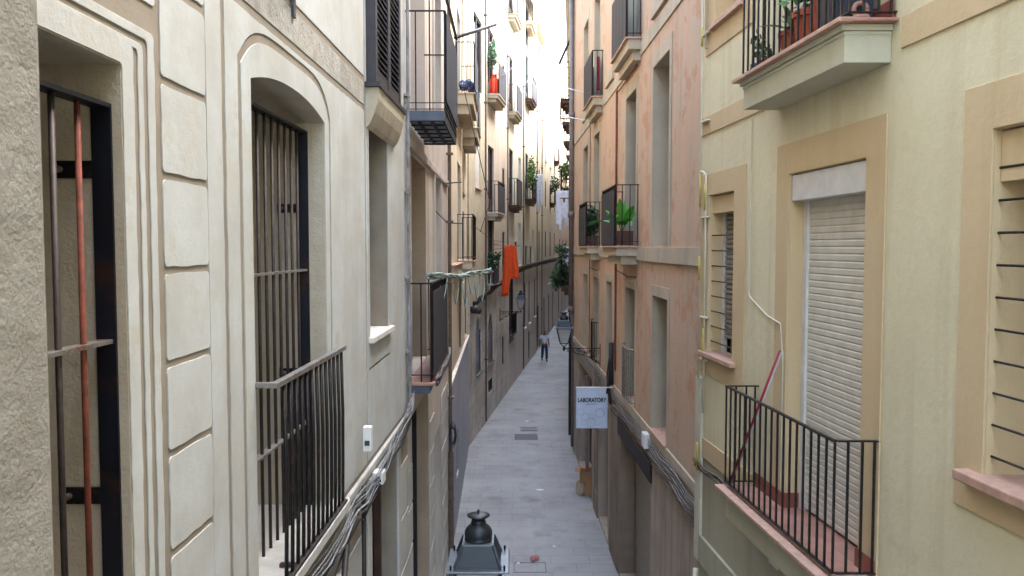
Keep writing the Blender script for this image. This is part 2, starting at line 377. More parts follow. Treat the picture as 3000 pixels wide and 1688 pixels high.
        for z, t in ((h + rail, .018), (h + .07, .012)):
            F.box(bm, y0 - t / 2, y1 + t / 2, z - t / 2, z + t / 2, D - t, D + t)
            F.box(bm, y0 - t, y0 + t, z - t / 2 + .001, z + t / 2 - .001, 0, D - t); F.box(bm, y1 - t, y1 + t, z - t / 2 + .001, z + t / 2 - .001, 0, D - t)
        n = max(2, round((y1 - y0) / sp))
        for i in range(n + 1):
            y = y0 + (y1 - y0) * i / n; tube(bm, [F.P(y, h, D), F.P(y, h + rail, D)], rr, 5)
        k = max(1, round(D / sp))
        for i in range(k):
            for y in (y0, y1): tube(bm, [F.P(y, h, D * i / k + .02), F.P(y, h + rail, D * i / k + .02)], rr, 5)
        obj('railing', bm, rmat, b)
        if screen:
            sm, lo, hi = screen if isinstance(screen, tuple) else (screen, .06, rail - .02)
            bm = BM(); nn = 14; last = None
            for i in range(nn + 1):
                y = y0 + (y1 - y0) * i / nn; q = D + .022 + .006 * math.sin(i * 2.1)
                cur = [bm.verts.new(F.P(y, h + lo, q)), bm.verts.new(F.P(y, h + hi, q)), bm.verts.new(F.P(y, h + hi, q + .006)), bm.verts.new(F.P(y, h + lo, q + .006))]
                if last:
                    for a in range(4): bm.faces.new((last[a], last[(a + 1) % 4], cur[(a + 1) % 4], cur[a]))
                else: bm.faces.new(cur)
                last = cur
            bm.faces.new(last[::-1]); obj('privacy_screen', bm, sm, b, smooth=False)
        return b

def cables(name, F, pts, n, spread, r, mat, label, cat='cable', sag=.03, seed=1, d=.03):
    """a bundle of n cables that run along the wall through pts (Y, h)"""
    rd = random.Random(seed); bm = BM()
    for i in range(n):
        off = (i / max(1, n - 1) - .5) * spread; path = []
        for (a, b) in zip(pts, pts[1:]):
            m = max(2, int(abs(b[0] - a[0]) / .35)); amp = rd.uniform(.3, 1) * sag
            for k in range(m):
                t = k / m
                path.append(F.P(a[0] + (b[0] - a[0]) * t, a[1] + (b[1] - a[1]) * t + off + rd.uniform(-.012, .012) - amp * math.sin(math.pi * t), d + rd.uniform(0, .03)))
        path.append(F.P(pts[-1][0], pts[-1][1] + off, d)); tube(bm, path, r * rd.uniform(.7, 1.2), 5)
    return obj(name, bm, mat, smooth=True, label=label, cat=cat)

def foliage(bm, c, rad, n, ls, seed=1, lw=.35, droop=0, up=0):
    rd = random.Random(seed); c = Vector(c)
    for _ in range(n):
        while True:
            p = Vector((rd.uniform(-1, 1), rd.uniform(-1, 1), rd.uniform(-1, 1)))
            if p.length < 1: break
        p = c + Vector((p.x * rad[0], p.y * rad[1], p.z * rad[2]))
        dr = Vector((rd.uniform(-1, 1), rd.uniform(-1, 1), rd.uniform(-1, 1) - droop + up)).normalized(); L = ls * rd.uniform(.6, 1.3)
        s_ = dr.cross(Vector((rd.uniform(-1, 1), rd.uniform(-1, 1), .6))).normalized() * L * lw
        a, b_, t = bm.verts.new(p), bm.verts.new(p + dr * L), p + dr * L * .45
        l, r_ = bm.verts.new(t + s_), bm.verts.new(t - s_)
        bm.faces.new((a, l, b_)); bm.faces.new((a, b_, r_))
def leaf(bm, base, dirv, L, W, curve=.3, side=None):
    base = Vector(base); d = Vector(dirv).normalized(); s_ = (side or d.cross(Vector((0, 0, 1)))).normalized(); n = 7; prev = None
    for i in range(n + 1):
        t = i / n; p = base + d * L * t + Vector((0, 0, -curve * L * t * t)); wv = W * math.sin(math.pi * min(1, .08 + t * .95)) ** .8
        cur = (bm.verts.new(p - s_ * wv + Vector((0, 0, wv * .3))), bm.verts.new(p), bm.verts.new(p + s_ * wv + Vector((0, 0, wv * .3))))
        if prev:
            bm.faces.new((prev[0], prev[1], cur[1], cur[0])); bm.faces.new((prev[1], prev[2], cur[2], cur[1]))
        prev = cur

# ------------------------------------------------------------------ ground and sky-side setting
bm = BM()
ys = list(range(-30, 260, 4))
rows = [[bm.verts.new((x, y, 0)) for x in (-40, -8, -2, 0, 2, 6, 14, 60)] for y in ys]
for a, b in zip(rows, rows[1:]):
    for k in range(7): bm.faces.new((a[k], a[k + 1], b[k + 1], b[k]))
obj('street_paving', bm, 'paving', kind='structure')

FA = Fac(-1.15, .0185, 'L'); FB = Fac(-.98, -.007, 'L'); FC = Fac(-1.10, -.012, 'L'); FG = Fac(-1.0, -.0145, 'L'); FD = Fac(-4.435, .1235, 'L')
FY = Fac(2.67, -.074, 'R'); FP = Fac(2.29, -.0155, 'R'); FR = Fac(.06, .0747, 'R'); FS = Fac(-2.35, .1235, 'R')

# ================================================================== LEFT A: cream building, the nearest one
A = Building('cream_stucco_building', FA, -9, 7.6, 6.6, 'a_groove', 'cream stucco building with grooved block panels and barred windows, nearest on the left', thick=.5)
w1 = (.95, 2.282, -1.5, .52); w2 = (3.338, 4.55, -1.5, .60)
A.holes += [w1, w2]
A.op(5.79, 6.57, -.66, 1.0, 'window', .42, sill=None, mats=('woodg', 'glass'))
A.op(5.73, 6.95, -5.2, -1.72, 'door', .14, mats=('wood', 'glass'))
A.op(.2, 1.6, -5.9, -2.2, 'door', .3, mats=('wood', 'glass')); A.op(3.2, 4.4, -5.9, -2.2, 'door', .3, mats=('wood', 'glass'))
Fa = FA
def rough(poly, seg=.05, amp=.0028, rc=.016):
    out = []; n = len(poly); rd = random.Random(int(sum(a * 991 + b * 373 for a, b in poly) * 100) & 0xffff)
    for i in range(n):
        p, c, q = (Vector(poly[j % n]) for j in (i - 1, i, i + 1)); a, b = (p - c), (q - c); la, lb = a.length, b.length
        if min(la, lb) > .08: out += [c + a / la * rc, c + a / la * rc * .3 + b / lb * rc * .3, c + b / lb * rc]
        else: out.append(c)
        e = out[-1]; k = int(lb / seg)
        if lb > .12 and k < 60:
            for j in range(1, k): t = j / k; w = c.lerp(q, t); out.append(w + Vector((rd.uniform(-amp, amp), rd.uniform(-amp, amp))))
    return [(v.x, v.y) for v in out]
def apart(name, poly, d0, d1, mat='a_field', holes=(), bv=.004):
    if not holes: poly = rough(poly)
    bm = BM(); Fa.prism(bm, poly, d0, d1, holes); return obj(name, bm, mat, A.root, bevel=bv)
# window 1 surround and mouldings (mitred at the head)
def ell(o0, o1, ky=.66, lo=-1.52):
    Yr, ht = w1[1], w1[3]
    return [(Yr + o0, lo), (Yr + o1, lo), (Yr + o1, ht + o1 * ky), (-1.0, ht + o1 * ky), (-1.0, ht + o0 * ky), (Yr + o0, ht + o0 * ky)]
ED = .0045
apart('window_surround', ell(.0, .065, 1), 0, ED, bv=.006)
apart('moulding', ell(.092, .124), 0, ED); apart('moulding', ell(.152, .196), 0, ED)
# block panels
hs = [-1.95, -1.62, -1.305, -.992, -.665, -.375, -.075, .225, .525, .83]
for a, b in zip(hs, hs[1:]):
    apart('stucco_block', [(2.521, a + .012), (2.868, a + .012), (2.868, b - .012), (2.521, b - .012)], 0, ED, bv=.004)
apart('stucco_strip', [(2.874, -1.95), (3.02, -1.95), (3.02, .96), (2.874, .96)], 0, ED)
# window 2: arch and field
def arch(Y0, Y1, hs_, rise, n=30, cr=0):
    pts = []
    for i in range(n + 1):
        t = i / n; y = Y1 + (Y0 - Y1) * t
        pts.append((y, hs_ + rise * math.sin(math.pi * t) ** .75 if not cr else hs_ + rise * (1 - abs(2 * t - 1) ** (2.2 if rise < .1 else 5))))
    return pts
w2spring = .70; lowA = -1.52
inner = [(w2[0], lowA), (w2[1], lowA)] + [(w2[1], w2spring)] + arch(w2[0], w2[1], w2spring, .075, cr=1)[1:-1] + [(w2[0], w2spring)]
g0 = [(w2[0] - .11, lowA), (w2[1] + .09, lowA), (w2[1] + .09, w2spring + .02)] + arch(w2[0] - .11, w2[1] + .09, w2spring + .03, .165, cr=1)[1:-1] + [(w2[0] - .11, w2spring + .04)]
g1 = [(w2[0] - .15, lowA), (w2[1] + .125, lowA), (w2[1] + .125, w2spring + .04)] + arch(w2[0] - .15, w2[1] + .125, w2spring + .05, .185, cr=1)[1:-1] + [(w2[0] - .15, w2spring + .06)]
A.holes.remove(w2); A.holes.append((w2[0], w2[1], w2[2], .79))
# spandrels fill the arch corners of the deep opening
ar = arch(w2[0], w2[1], w2spring, .075, cr=1)
bm = BM(); FA.prism(bm, [(w2[1], .79), (w2[0], .79)] + [(w2[0], w2spring)] + ar[::-1][1:-1] + [(w2[1], w2spring)], -.5, 0); obj('arch_head', bm, 'reveal', A.root)
sur2 = [(w2[0], lowA), (w2[0] - .11, lowA)] + g0[2:][::-1][:0]
outer = g0
bm = BM()
# surround ring = strip between inner and groove line
ring_o = [(w2[0] - .11, lowA), (w2[0] - .11, w2spring + .04)] + g0[3:-1][::-1] + [(w2[1] + .09, w2spring + .02), (w2[1] + .09, lowA)]
ring_i = [(w2[0], lowA), (w2[0], w2spring)] + inner[3:-1][::-1] + [(w2[1], w2spring), (w2[1], lowA)]
FA.prism(bm, ring_o + ring_i[::-1], 0, ED); obj('window_surround', bm, 'a_field', A.root, bevel=.005)
fieldo = [(3.056, -1.55), (w2[0] - .15, -1.55), (w2[0] - .15, w2spring + .06)] + g1[3:-1][::-1] + [(w2[1] + .125, w2spring + .04), (w2[1] + .125, -1.55), (5.655, -1.55), (5.655, .96), (3.056, .96)]
apart('stucco_field', fieldo, 0, ED)
w3 = (5.79, 6.57, -.66, 1.0)
apart('stucco_field', [(5.69, -1.55), (7.585, -1.55), (7.585, 1.0), (6.62, 1.0), (6.62, -.9), (5.75, -.9), (5.75, 1.0), (5.69, 1.0)], 0, ED)
apart('stucco_field', [(5.69, 1.0), (7.585, 1.0), (7.585, 6.5), (5.69, 6.5)], 0, ED)
apart('window_surround', [(5.757, -.88), (6.613, -.88), (6.613, .999), (5.757, .999)], 0, ED + .004, holes=[[(5.79, -.66), (6.57, -.66), (6.57, .93), (5.79, .93)]])
A.box('sill', 5.74, 6.66, -.70, -.655, -.40, .045, 'coping', .006)
apart('frieze', [(1.0, 1.0), (5.655, 1.0), (5.655, 1.16), (1.0, 1.16)], 0, ED * .8, 'frieze')
apart('stucco_field', [(-9, .96 - .2), (-1.0, .96 - .2), (-1.0, .96), (-9, .96)], 0, ED)
apart('stucco_field', [(-9, 1.20), (5.655, 1.20), (5.655, 6.5), (-9, 6.5)], 0, ED)
apart('stucco_field', [(2.521, .85), (2.868, .85), (2.868, .96), (2.521, .96)], 0, ED)
apart('stucco_field', [(-1.0, .735), (2.49, .735), (2.49, .96), (-1.0, .96)], 0, ED)
# lower storey blocks
hb = -1.97; k = 0
while hb > GZ:
    for (a, b) in ((4.55, 5.66), (7.0, 7.585)) if hb < -1.9 else ():
        apart('stucco_block', [(a, hb - .50), (b, hb - .50), (b, hb - .03), (a, hb - .03)], 0, .01, 'a_low')
    hb -= .5
apart('string_course', [(4.5, -1.95), (7.6, -1.95), (7.6, -1.80), (4.5, -1.80)], 0, .045, 'a_low', bv=.01) if False else None
A.box('string_course', 3.25, 7.59, -1.64, -1.58, .001, .03, 'a_low', .01)
A.box('door_surround', 5.62, 5.73, -6.2, -1.72, .0, .02, 'a_low'); A.box('door_surround', 6.95, 7.06, -6.2, -1.72, .0, .02, 'a_low'); A.box('door_surround', 5.62, 7.06, -1.719, -1.665, .0, .03, 'a_low')
# own pilaster that closes the view on the left
bm = BM(); FA.box(bm, -1.5, 1.27, GZ, 5.1, ED + .002, .39); obj('pilaster', bm, 'jamb', A.root, bevel=.02)
# inner jamb of the two barred windows is rough beige render; a lining a few mm proud of the wall core
def lining(w, top):
    bm = BM(); a, b, c, e = w
    FA.box(bm, b - .004, b - .0, c, top, -.5, -.0); FA.box(bm, a, a + .004, c, top, -.5, -.0); FA.box(bm, a + .004, b - .004, top - .004, top, -.5, 0)
    obj('window_reveal', bm, 'reveal', A.root)
lining(w1, .52)
bm = BM(); FA.box(bm, w2[1] - .004, w2[1], -1.5, w2spring, -.5, 0); obj('window_reveal', bm, 'reveal', A.root)
def grille(w, top, nb, sp, name, lab, rusty=(), bars_mat='bar_br', mids=(-.27,), dd=-.055):
    a, b, c, e = w
    bm = BM(); FA.box(bm, b - .014, b - .005, -1.6, top, dd - .028, dd + .028); FA.box(bm, a + .0, b - .014, top - .012, top, dd - .028, dd + .028)
    g = obj('window_grille', bm, 'flat_blue', A.root, label=lab)
    for i in range(nb):
        y = b - .13 - sp * i
        if y < a: break
        bm = BM(); tube(bm, [FA.P(y, -1.5, dd), FA.P(y, top - .012, dd)], .0085, 8); obj('bar', bm, 'rust' if i in rusty else bars_mat, g, smooth=True)
    for m_ in mids:
        bm = BM(); FA.box(bm, a, b - .0145, m_ - .006, m_ + .006, dd - .02, dd + .02); obj('cross_bar', bm, 'ironl', g)
    for hh in (.22, -.72):
        bm = BM(); FA.box(bm, b - .012, b - .0045, hh - .025, hh + .025, dd - .15, dd - .03); br = obj('bracket', bm, 'iron', g, bevel=.002)
        bm = BM(); p = FA.P(b - .0125, hh, dd - .12); tube(bm, [p, p + Vector((0, -.022, 0))], .010, 8); obj('bolt', bm, 'ironl', g)
grille(w1, .405, 10, .117, 'g', 'dark flat-iron window grille with one rusty red bar', rusty=(0,))
grille(w2, .655, 10, .108, 'g', 'dark window grille of close iron bars under the arch', mids=(-.13, -1.0), dd=-.12)
# doors behind
for w_ in (w1, w2):
    a, b, c, e = w_
    bm = BM(); dd = -.46
    FA.box(bm, a, a + .07, c, .45, dd - .05, dd); FA.box(bm, b - .40, b - .33, c, .45, dd - .05, dd); FA.box(bm, a + .07, b - .40, .37, .45, dd - .05, dd)
    FA.box(bm, (a + b) / 2 - .25, (a + b) / 2 - .13, c, .37, dd - .045, dd - .005); FA.box(bm, a + .07, b - .40, c, c + .7, dd - .04, dd - .01); FA.box(bm, a + .07, b - .4, -.32, -.26, dd - .04, dd - .01)
    o = obj('balcony_door', bm, 'wood', A.root)
    bm = BM(); FA.box(bm, a, b + .2, c, .8, dd - .09, dd - .06); obj('pane', bm, 'glass', o)
# juliet railing of window 2
bm = BM(); hr = -.585; D = .085; ya, yb = 3.33, 4.42
FA.box(bm, ya + .03, yb, hr - .012, hr + .012, D - .016, D + .016); FA.box(bm, yb, yb + .18, hr - .011, hr + .013, D - .016, D + .016)
FA.box(bm, ya - .0, ya + .03, hr - .012, hr + .012, -.02, D + .016)
jr = obj('window_railing', bm, 'ironl', A.root, bevel=.002, label='curved juliet railing with a worn grey hand rail')
n = 13
for i in range(n):
    y = ya + .13 + (yb + .12 - ya - .13) * i / (n - 1); bm = BM()
    bow = .05 if i < 11 else .02
    tube(bm, [FA.P(y, hr - .01, D), FA.P(y, hr - .35, D + .006), FA.P(y, hr - .65, D + .004), FA.P(y, -1.47, D)], .0095, 7); obj('bar', bm, 'iron', jr, smooth=True)
bm = BM(); FA.box(bm, ya, yb + .18, -1.49, -1.475, D - .015, D + .015); FA.box(bm, ya + .3, ya + .33, -1.49, -1.475, 0, D - .015); obj('bottom_rail', bm, 'bar_br', jr)
A.box('balcony_slab', 3.15, 4.66, -1.55, -1.493, -.45, .105, 'a_low', .006)
A.box('balcony_slab', .7, 2.45, -1.62, -1.493, -.45, .12, 'a_low', .01)
# louvred shutter bay with console
bm = BM(); y0, y1, hb_, ht_ = 5.74, 6.88, 1.17, 4.4
FA.box(bm, y0, y0 + .07, hb_, ht_, ED, .075); FA.box(bm, y1 - .07, y1, hb_, ht_, ED, .075); FA.box(bm, (y0 + y1) / 2 - .05, (y0 + y1) / 2 + .05, hb_, ht_, ED, .075)
FA.box(bm, y0 + .07, y1 - .07, hb_, hb_ + .12, ED, .068)
sh = obj('louvred_shutter', bm, 'louvre', A.root, bevel=.003)
bm = BM()
for (p, q) in ((y0 + .07, (y0 + y1) / 2 - .05), ((y0 + y1) / 2 + .05, y1 - .07)):
    z = hb_ + .13
    while z < ht_:
        hexa(bm, [FA.P(p, z, .03), FA.P(q, z, .03), FA.P(q, z - .03, .07), FA.P(p, z - .03, .07), FA.P(p, z + .008, .03), FA.P(q, z + .008, .03), FA.P(q, z - .022, .07), FA.P(p, z - .022, .07)]); z += .048
obj('louvre_slats', bm, 'louvre', sh)
bm = BM(); FA.box(bm, y0 - .06, y1 + .06, 1.135, 1.168, ED, .115)
cs = obj('console_slab', bm, 'louvre', A.root)
bm = BM(); prof = [(.10, 1.134), (.095, 1.05), (.07, .96), (.035, .88), (ED + .001, .85)]
L_ = [[bm.verts.new(FA.P(y, z, d)) for d, z in prof + [(ED + .001, 1.134)]] for y in (y0 - .03, y1 - .0)]
for i in range(6): bm.faces.new((L_[0][i], L_[1][i], L_[1][(i + 1) % 6], L_[0][(i + 1) % 6]))
bm.faces.new(L_[0]); bm.faces.new(L_[1][::-1]); obj('console', bm, 'reveal', A.root)
A.finish()
# iron arm that sticks out above window 2, and the cleat low on the wall
bm = BM(); tube(bm, [FA.P(3.95, 1.20, 0), FA.P(3.95, 1.22, .02), FA.P(3.62, 1.52, .20), FA.P(3.5, 1.6, .28)], .012, 8); FA.box(bm, 3.93, 3.97, 1.12, 1.24, ED, ED + .012)
obj('metal_rod', bm, 'irong', label='grey iron arm slanting out of the cream wall above the arched window', cat='metal rod')
bm = BM(); p = FA.P(2.52, -1.41, 0); q = FA.P(2.56, -1.42, .10)
tube(bm, [p, q], .006, 6); tube(bm, [q + Vector((0, -.05, -.03)), q + Vector((0, .06, .035))], .006, 6); tube(bm, [FA.P(2.5, -1.39, .02), FA.P(2.5, -1.44, .02)], .008, 6)
obj('wall_cleat', bm, 'irong', label='small steel cleat on the grooved wall at bottom left', cat='cleat')

# ================================================================== LEFT B
B = Building('pinkish_stone_building', FB, 7.61, 13.15, 6.0, 'b_wall', 'pinkish grey stone building with two screened balconies, second on the left', reveal='b_reveal')
B.op(8.25, 9.7, 1.28, 3.7, 'door', .18, mats=('b_wall', 'b_reveal'), lin_='b_wall'); B.op(8.25, 9.7, -1.34, .95, 'door', .24, mats=('wood', 'b_reveal'), lin_='b_reveal')
B.op(10.75, 11.75, -1.2, .95, 'blind', .3, mats=('white_cur',), sur=(.12, .14, 0), surmat='b_wall', surd=.03); B.op(10.75, 11.75, 1.7, 3.7, 'window', .25, sur=(.12, .14, 0), surmat='b_wall')
B.op(8.15, 9.9, -5.3, -1.75, 'window', .15, mats=('panel_d', 'glass'), lin_='b_reveal', sill=.05, sill_mat='a_low'); B.op(10.7, 11.7, -5.9, -2.6, 'door', .3)
for hh in [-2.2 - .42 * i for i in range(9)]:
    B.box('stone_course', 7.62, 8.1, hh - .40, hh - .02, .001, .012, 'a_low'); B.box('stone_course', 10.0, 10.6, hh - .40, hh - .02, .001, .012, 'a_low'); B.box('stone_course', 11.8, 13.1, hh - .40, hh - .02, .001, .012, 'a_low')
B.box('string_course', 7.62, 13.14, .98, 1.08, .001, .04, 'b_wall', .01)
# upper balcony with glass-block underside
def iron_balcony(Y0, Y1, h, d, blocks):
    F = FB; bm = BM(); t = .11
    F.box(bm, Y0, Y1, h - t, h - .02, d - .02, d); F.box(bm, Y0, Y0 + .02, h - t, h - .02, 0, d - .02); F.box(bm, Y1 - .02, Y1, h - t, h - .02, 0, d - .02)
    nb = 6; nd = 3
    for i in range(1, nb): y = Y0 + (Y1 - Y0) * i / nb; F.box(bm, y - .018, y + .018, h - t, h - t + .012, .02, d - .02)
    for i in range(1, nd): q = d * i / nd; F.box(bm, Y0 + .02, Y1 - .02, h - t - .004, h - t + .010, q - .015, q + .015)
    return obj('balcony', bm, 'panel_d', B.root)
b1 = iron_balcony(7.8, 9.6, 1.33, .38, True)
bm = BM(); FB.box(bm, 7.83, 9.57, 1.236, 1.30, .02, .35); obj('balcony_floor', bm, 'glassb', b1)
bm = BM(); FB.box(bm, 7.78, 7.799, 1.225, 1.32, .0, .38); obj('end_plate', bm, 'panel_b', b1)
bm = BM()
for z, t in ((2.28, .014), (1.40, .008), (1.34, .008)):
    FB.box(bm, 7.82, 9.58, z - t / 2, z + t / 2, .38 - t, .38 + t); FB.box(bm, 7.81, 7.81 + t, z - t / 2, z + t / 2, 0, .38); FB.box(bm, 9.58, 9.58 + t, z - t / 2, z + t / 2, 0, .38)
for i in range(16): y = 7.82 + 1.76 * i / 15; tube(bm, [FB.P(y, 1.3, .38), FB.P(y, 2.28, .38)], .007, 5)
FB.box(bm, 7.82, 9.62, 2.46, 2.49, .37, .40); FB.box(bm, 9.6, 9.62, 1.9, 2.459, .37, .39)
for q in (.1, .235): tube(bm, [FB.P(7.82, 1.3, q), FB.P(7.82, 2.8 if q > .2 else 2.28, q)], .007, 5)
obj('railing', bm, 'iron', b1)
bm = BM(); FB.box(bm, 7.86, 9.56, 1.42, 2.24, .392, .40); obj('privacy_screen', bm, 'panel', b1)
b2 = B.balcony(7.82, 9.85, -1.34, .25, rail=.98, thick=.08, mat='panel_b', top='tile', screen=('panel_d', .04, .90), sp=.13, corbel=False)
B.finish()
cables('cable_bundle', FB, [(7.9, -1.36), (8.6, -1.34), (9.3, -1.36), (10.0, -1.30)], 4, .05, .018, 'irong', 'grey cable bundle strapped under the lower balcony of the stone building', d=.26)
# clothes bracket
bm = BM(); p = FB.P(11.2, 1.0, 0); tube(bm, [p, p + Vector((.1, -.1, -.12)), p + Vector((.36, -.1, -.1))], .009, 5); tube(bm, [FB.P(11.0, .5, 0), FB.P(11.5, .35, .12), FB.P(11.6, .34, .35)], .009, 5)
obj('clothes_bracket', bm, 'irong', label='thin iron clothes bracket by the small stone window under the balcony', cat='bracket')

# ================================================================== LEFT C + projecting grey ground floor
C = Building('ochre_cream_building', FC, 13.16, 25.9, 8.4, 'c_wall', 'ochre cream building above a blue grey projecting ground floor, third on the left')
C.op(14.2, 15.2, .7, 2.2, 'window', .25); C.op(15.2, 16.0, -.55, .5, 'blind', .35)
C.op(19.6, 21.1, -.33, 2.1, 'door', .12, mats=('woodg', 'glassb')); C.op(19.6, 21.1, 3.68, 5.9, 'door', .12, mats=('woodg', 'glassb'))
C.op(22.0, 23.0, 1.5, 3.6, 'blind', .3, sill=.05); C.op(22, 23, -1.0, 1.0, 'window', .25); C.op(22, 23, 5, 7, 'window', .25)
C.op(20.2, 21.4, -2.7, -.8, 'window', .03, mats=('woodg', 'glass')); C.op(23.2, 24.6, -2.7, -.8, 'window', .04, mats=('woodg', 'glass'))
bc = C.balcony(19.3, 21.5, -.33, .40, rail=1.12, thick=.18, mat='c_wall', top='tile2', sp=.12, rr=.009)
bc2 = C.balcony(19.2, 21.8, 3.68, .44, rail=1.2, thick=.24, mat='p_stone', top='p_stone', screen=('panel', .1, 1.1), sp=.12)
bc3 = C.balcony(22.2, 24.2, 3.3, .44, rail=1.2, thick=.24, mat='p_stone', top='p_stone', screen=('panel_b', .1, 1.0), sp=.12)

C.box('tiled_ledge', 16.2, 19.25, -.40, -.36, .0, .16, 'tile2', .01); C.box('ledge_body', 16.3, 19.25, -.62, -.401, .001, .12, 'c_wall')
C.finish()
g = thing('projecting_ground_floor', FG.P(19, GZ, 0), 'blue grey rendered projecting wall with a white coping on the left', 'wall')
bm = BM(); FG.wall(bm, 13.3, 25.0, GZ - .02, -2.82, .16, [(15.9, 16.6, -5.6, -4.4), (17.9, 18.8, -5.3, -4.2)]); obj('wall', bm, 'c_base', g)
bm = BM(); FG.box(bm, 13.3, 25.05, -2.819, -2.77, -.16, .02); obj('coping', bm, 'coping', g, bevel=.01)
bm = BM()
for (a, b, c_, e_) in ((15.9, 16.6, -5.6, -4.4), (17.9, 18.8, -5.3, -4.2)):
    z = c_
    while z < e_: FG.box(bm, a, b, z, z + .012, -.06, -.03); z += .07
    FG.box(bm, a, b, c_, e_, -.13, -.10)
obj('vent_grille', bm, 'irong', g)
# ================================================================== LEFT D row (street bends to the right)
MS = [('mottled_cream_building', 25.0, 28.0, 'd_rough', 9.0, 'mottled cream building with arched ground-floor windows at the bend on the left'),
      ('pinkish_beige_building', 28.0, 34.0, 'd_beige', 11.2, 'pinkish beige building with a gas bottle balcony beyond the bend'),
      ('ochre_building', 34.0, 40.2, 'd_cream', 12.6, 'pale cream building with two grey screened balconies further down the left side'),
      ('pale_yellow_building', 40.2, 51.0, 'd_pale', 13.0, 'pale yellow building with white laundry outside, far down the left side'),
      ('yellow_building', 51.0, 66.0, 'd_ochre', 15.5, 'plain ochre building with small windows, second farthest on the left'),
      ('distant_building', 66.0, 110.0, 'd_beige', 14.0, 'grey beige distant building where the street narrows, farthest on the left')]
D = []
for nme, a, b, mt, top, lab in MS:
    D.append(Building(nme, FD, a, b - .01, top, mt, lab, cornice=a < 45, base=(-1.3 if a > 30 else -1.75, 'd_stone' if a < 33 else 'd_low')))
d1, d2, d3, d4, d5, d6 = D
# ground floor of d1: arched windows
def arched(bd, Y0, Y1, h0, h1, lattice, lab=None):
    bd.op(Y0, Y1, h0, h1, 'none'); F = FD; r = (Y1 - Y0) / 2; sp = h1 - r * 1.3
    bm = BM(); pts = [(Y0, sp)] + [(Y0 + r - r * math.cos(math.pi * i / 10), sp + r * 1.3 * math.sin(math.pi * i / 10)) for i in range(1, 10)] + [(Y1, sp), (Y1, h1 + .003), (Y0, h1 + .003)]
    F.prism(bm, pts, -.3, .003); obj('arch_head', bm, 'd_stone', bd.root)
    bm = BM(); F.box(bm, Y0, Y0 + .05, h0, h1, -.069, -.02); F.box(bm, Y1 - .05, Y1, h0, h1, -.069, -.02); F.box(bm, Y0 + .05, Y1 - .05, h0, h0 + .05, -.069, -.02); wn = obj('window', bm, 'irong', bd.root)
    bm = BM(); F.box(bm, Y0, Y1, h0, h1, -.12, -.07); obj('pane', bm, 'glass' if lattice else 'glassb', wn)
    if lattice:
        bm = BM(); s_ = .13; k = -20
        while k < 30:
            for sg in (1, -1):
                y = Y0 if sg > 0 else Y1; z = h0 + k * s_; z2 = z + (Y1 - Y0)
                za, zb = max(z, h0), min(z2, h1)
                if zb > za:
                    t0, t1 = (za - z) / (z2 - z), (zb - z) / (z2 - z)
                    tube(bm, [F.P(y + sg * (Y1 - Y0) * t0, za, -.04), F.P(y + sg * (Y1 - Y0) * t1, zb, -.04)], .011, 4)
            k += 1
        obj('lattice', bm, 'irong', wn)
    bd.box('sill', Y0 - .05, Y1 + .08, h0 - .07, h0, -.1, .06, 'ironl', .01)
arched(d1, 26.15, 27.3, -4.25, -2.35, False); arched(d2, 28.85, 30.1, -4.3, -2.45, True)
d1.op(25.9, 27.6, 5.2, 7.6, 'window', .04); d1.op(26.2, 27.2, 1.95, 3.7, 'blind', .03, sill=.05, mats=('white',)); pass
d2.op(28.9, 30.0, -5.4, -4.9, 'window', .03, mats=('iron', 'black'))
d2.op(32.6, 33.3, -4.9, -3.7, 'window', .04)
for h in (-1.36, 1.24, 5.47):
    d2.op(28.9, 30.3, h, h + 2.45, 'door', .05, mats=('wood', 'glass'))
    d2.op(32.7, 33.4, h + .3, h + 2.0, 'window', .025)
d2.balcony(28.75, 30.8, 5.47, .42, rail=1.12, thick=.12, mat='p_stone', top='coping', screen=('panel', .05, 1.1), sp=.12)
d2.balcony(28.6, 30.4, 1.24, .42, rail=1.12, thick=.12, mat='p_stone', top='coping', screen=('panel', .0, 1.0), sp=.12)
d2.balcony(28.7, 30.2, -1.36, .22, rail=.95, thick=.08, mat='panel_d', top='p_stone', screen=('panel', .0, .9), sp=.12)
for h in (-1.3, 1.83, 5.86, 10.0):
    if h > 0:
        d3.op(34.9, 36.3, h, h + 2.5, 'door', .05, mats=('wood', 'glass')); 
        d3.balcony(34.7, 36.8, h, .37, rail=1.15, thick=.12, mat='potbr' if h < 3 else 'p_stone', top='potbr' if h < 3 else 'p_stone', screen=('panel', .02, 1.1), sp=.12)
    d3.op(38.4, 39.5, h + .4, h + 2.5, 'window', .02, mats=('white', 'glass') if h < 9 else ('woodg', 'glass'), sill=.06 if h < 0 else None, sill_mat='coping')
d3.op(34.9, 36.6, -4.3, -1.3, 'door', .04, mats=('iron', 'black')); d3.op(33.99 + .2, 34.8, 3.1, 4.9, 'window', .04) if False else None
d3.balcony(34.9, 36.5, -3.9, .16, rail=.95, thick=.06, mat='irong', top='irong', sp=.12, corbel=False)
d3.op(36.9, 37.9, -.9, .25, 'window', .04, mats=('potbr', 'glass'))
for h in (-1.3, 2.5, 7.64, 12.3 - 2.2):
    if h > 0:
        d4.op(41.6, 43.0, h, h + 2.4, 'door', .05, mats=('woodg', 'glass')); 
        if h < 10: d4.balcony(41.3, 43.6, h, .40, rail=1.15, thick=.12, mat='potbr', top='potbr', screen=('panel' if h > 5 else 'panel_d', .05, 1.0), sp=.12)
    d4.op(45.3, 46.2, h + .4, h + 2.3, 'window', .02, mats=('white', 'glass')); d4.op(49.2, 50.0, h + .4, h + 2.3, 'window', .02)
d4.balcony(41.5, 43.6, 11.6, .4, rail=1.1, thick=.14, mat='p_stone', top='coping', screen=('panel_b', .05, 1.0), sp=.14)
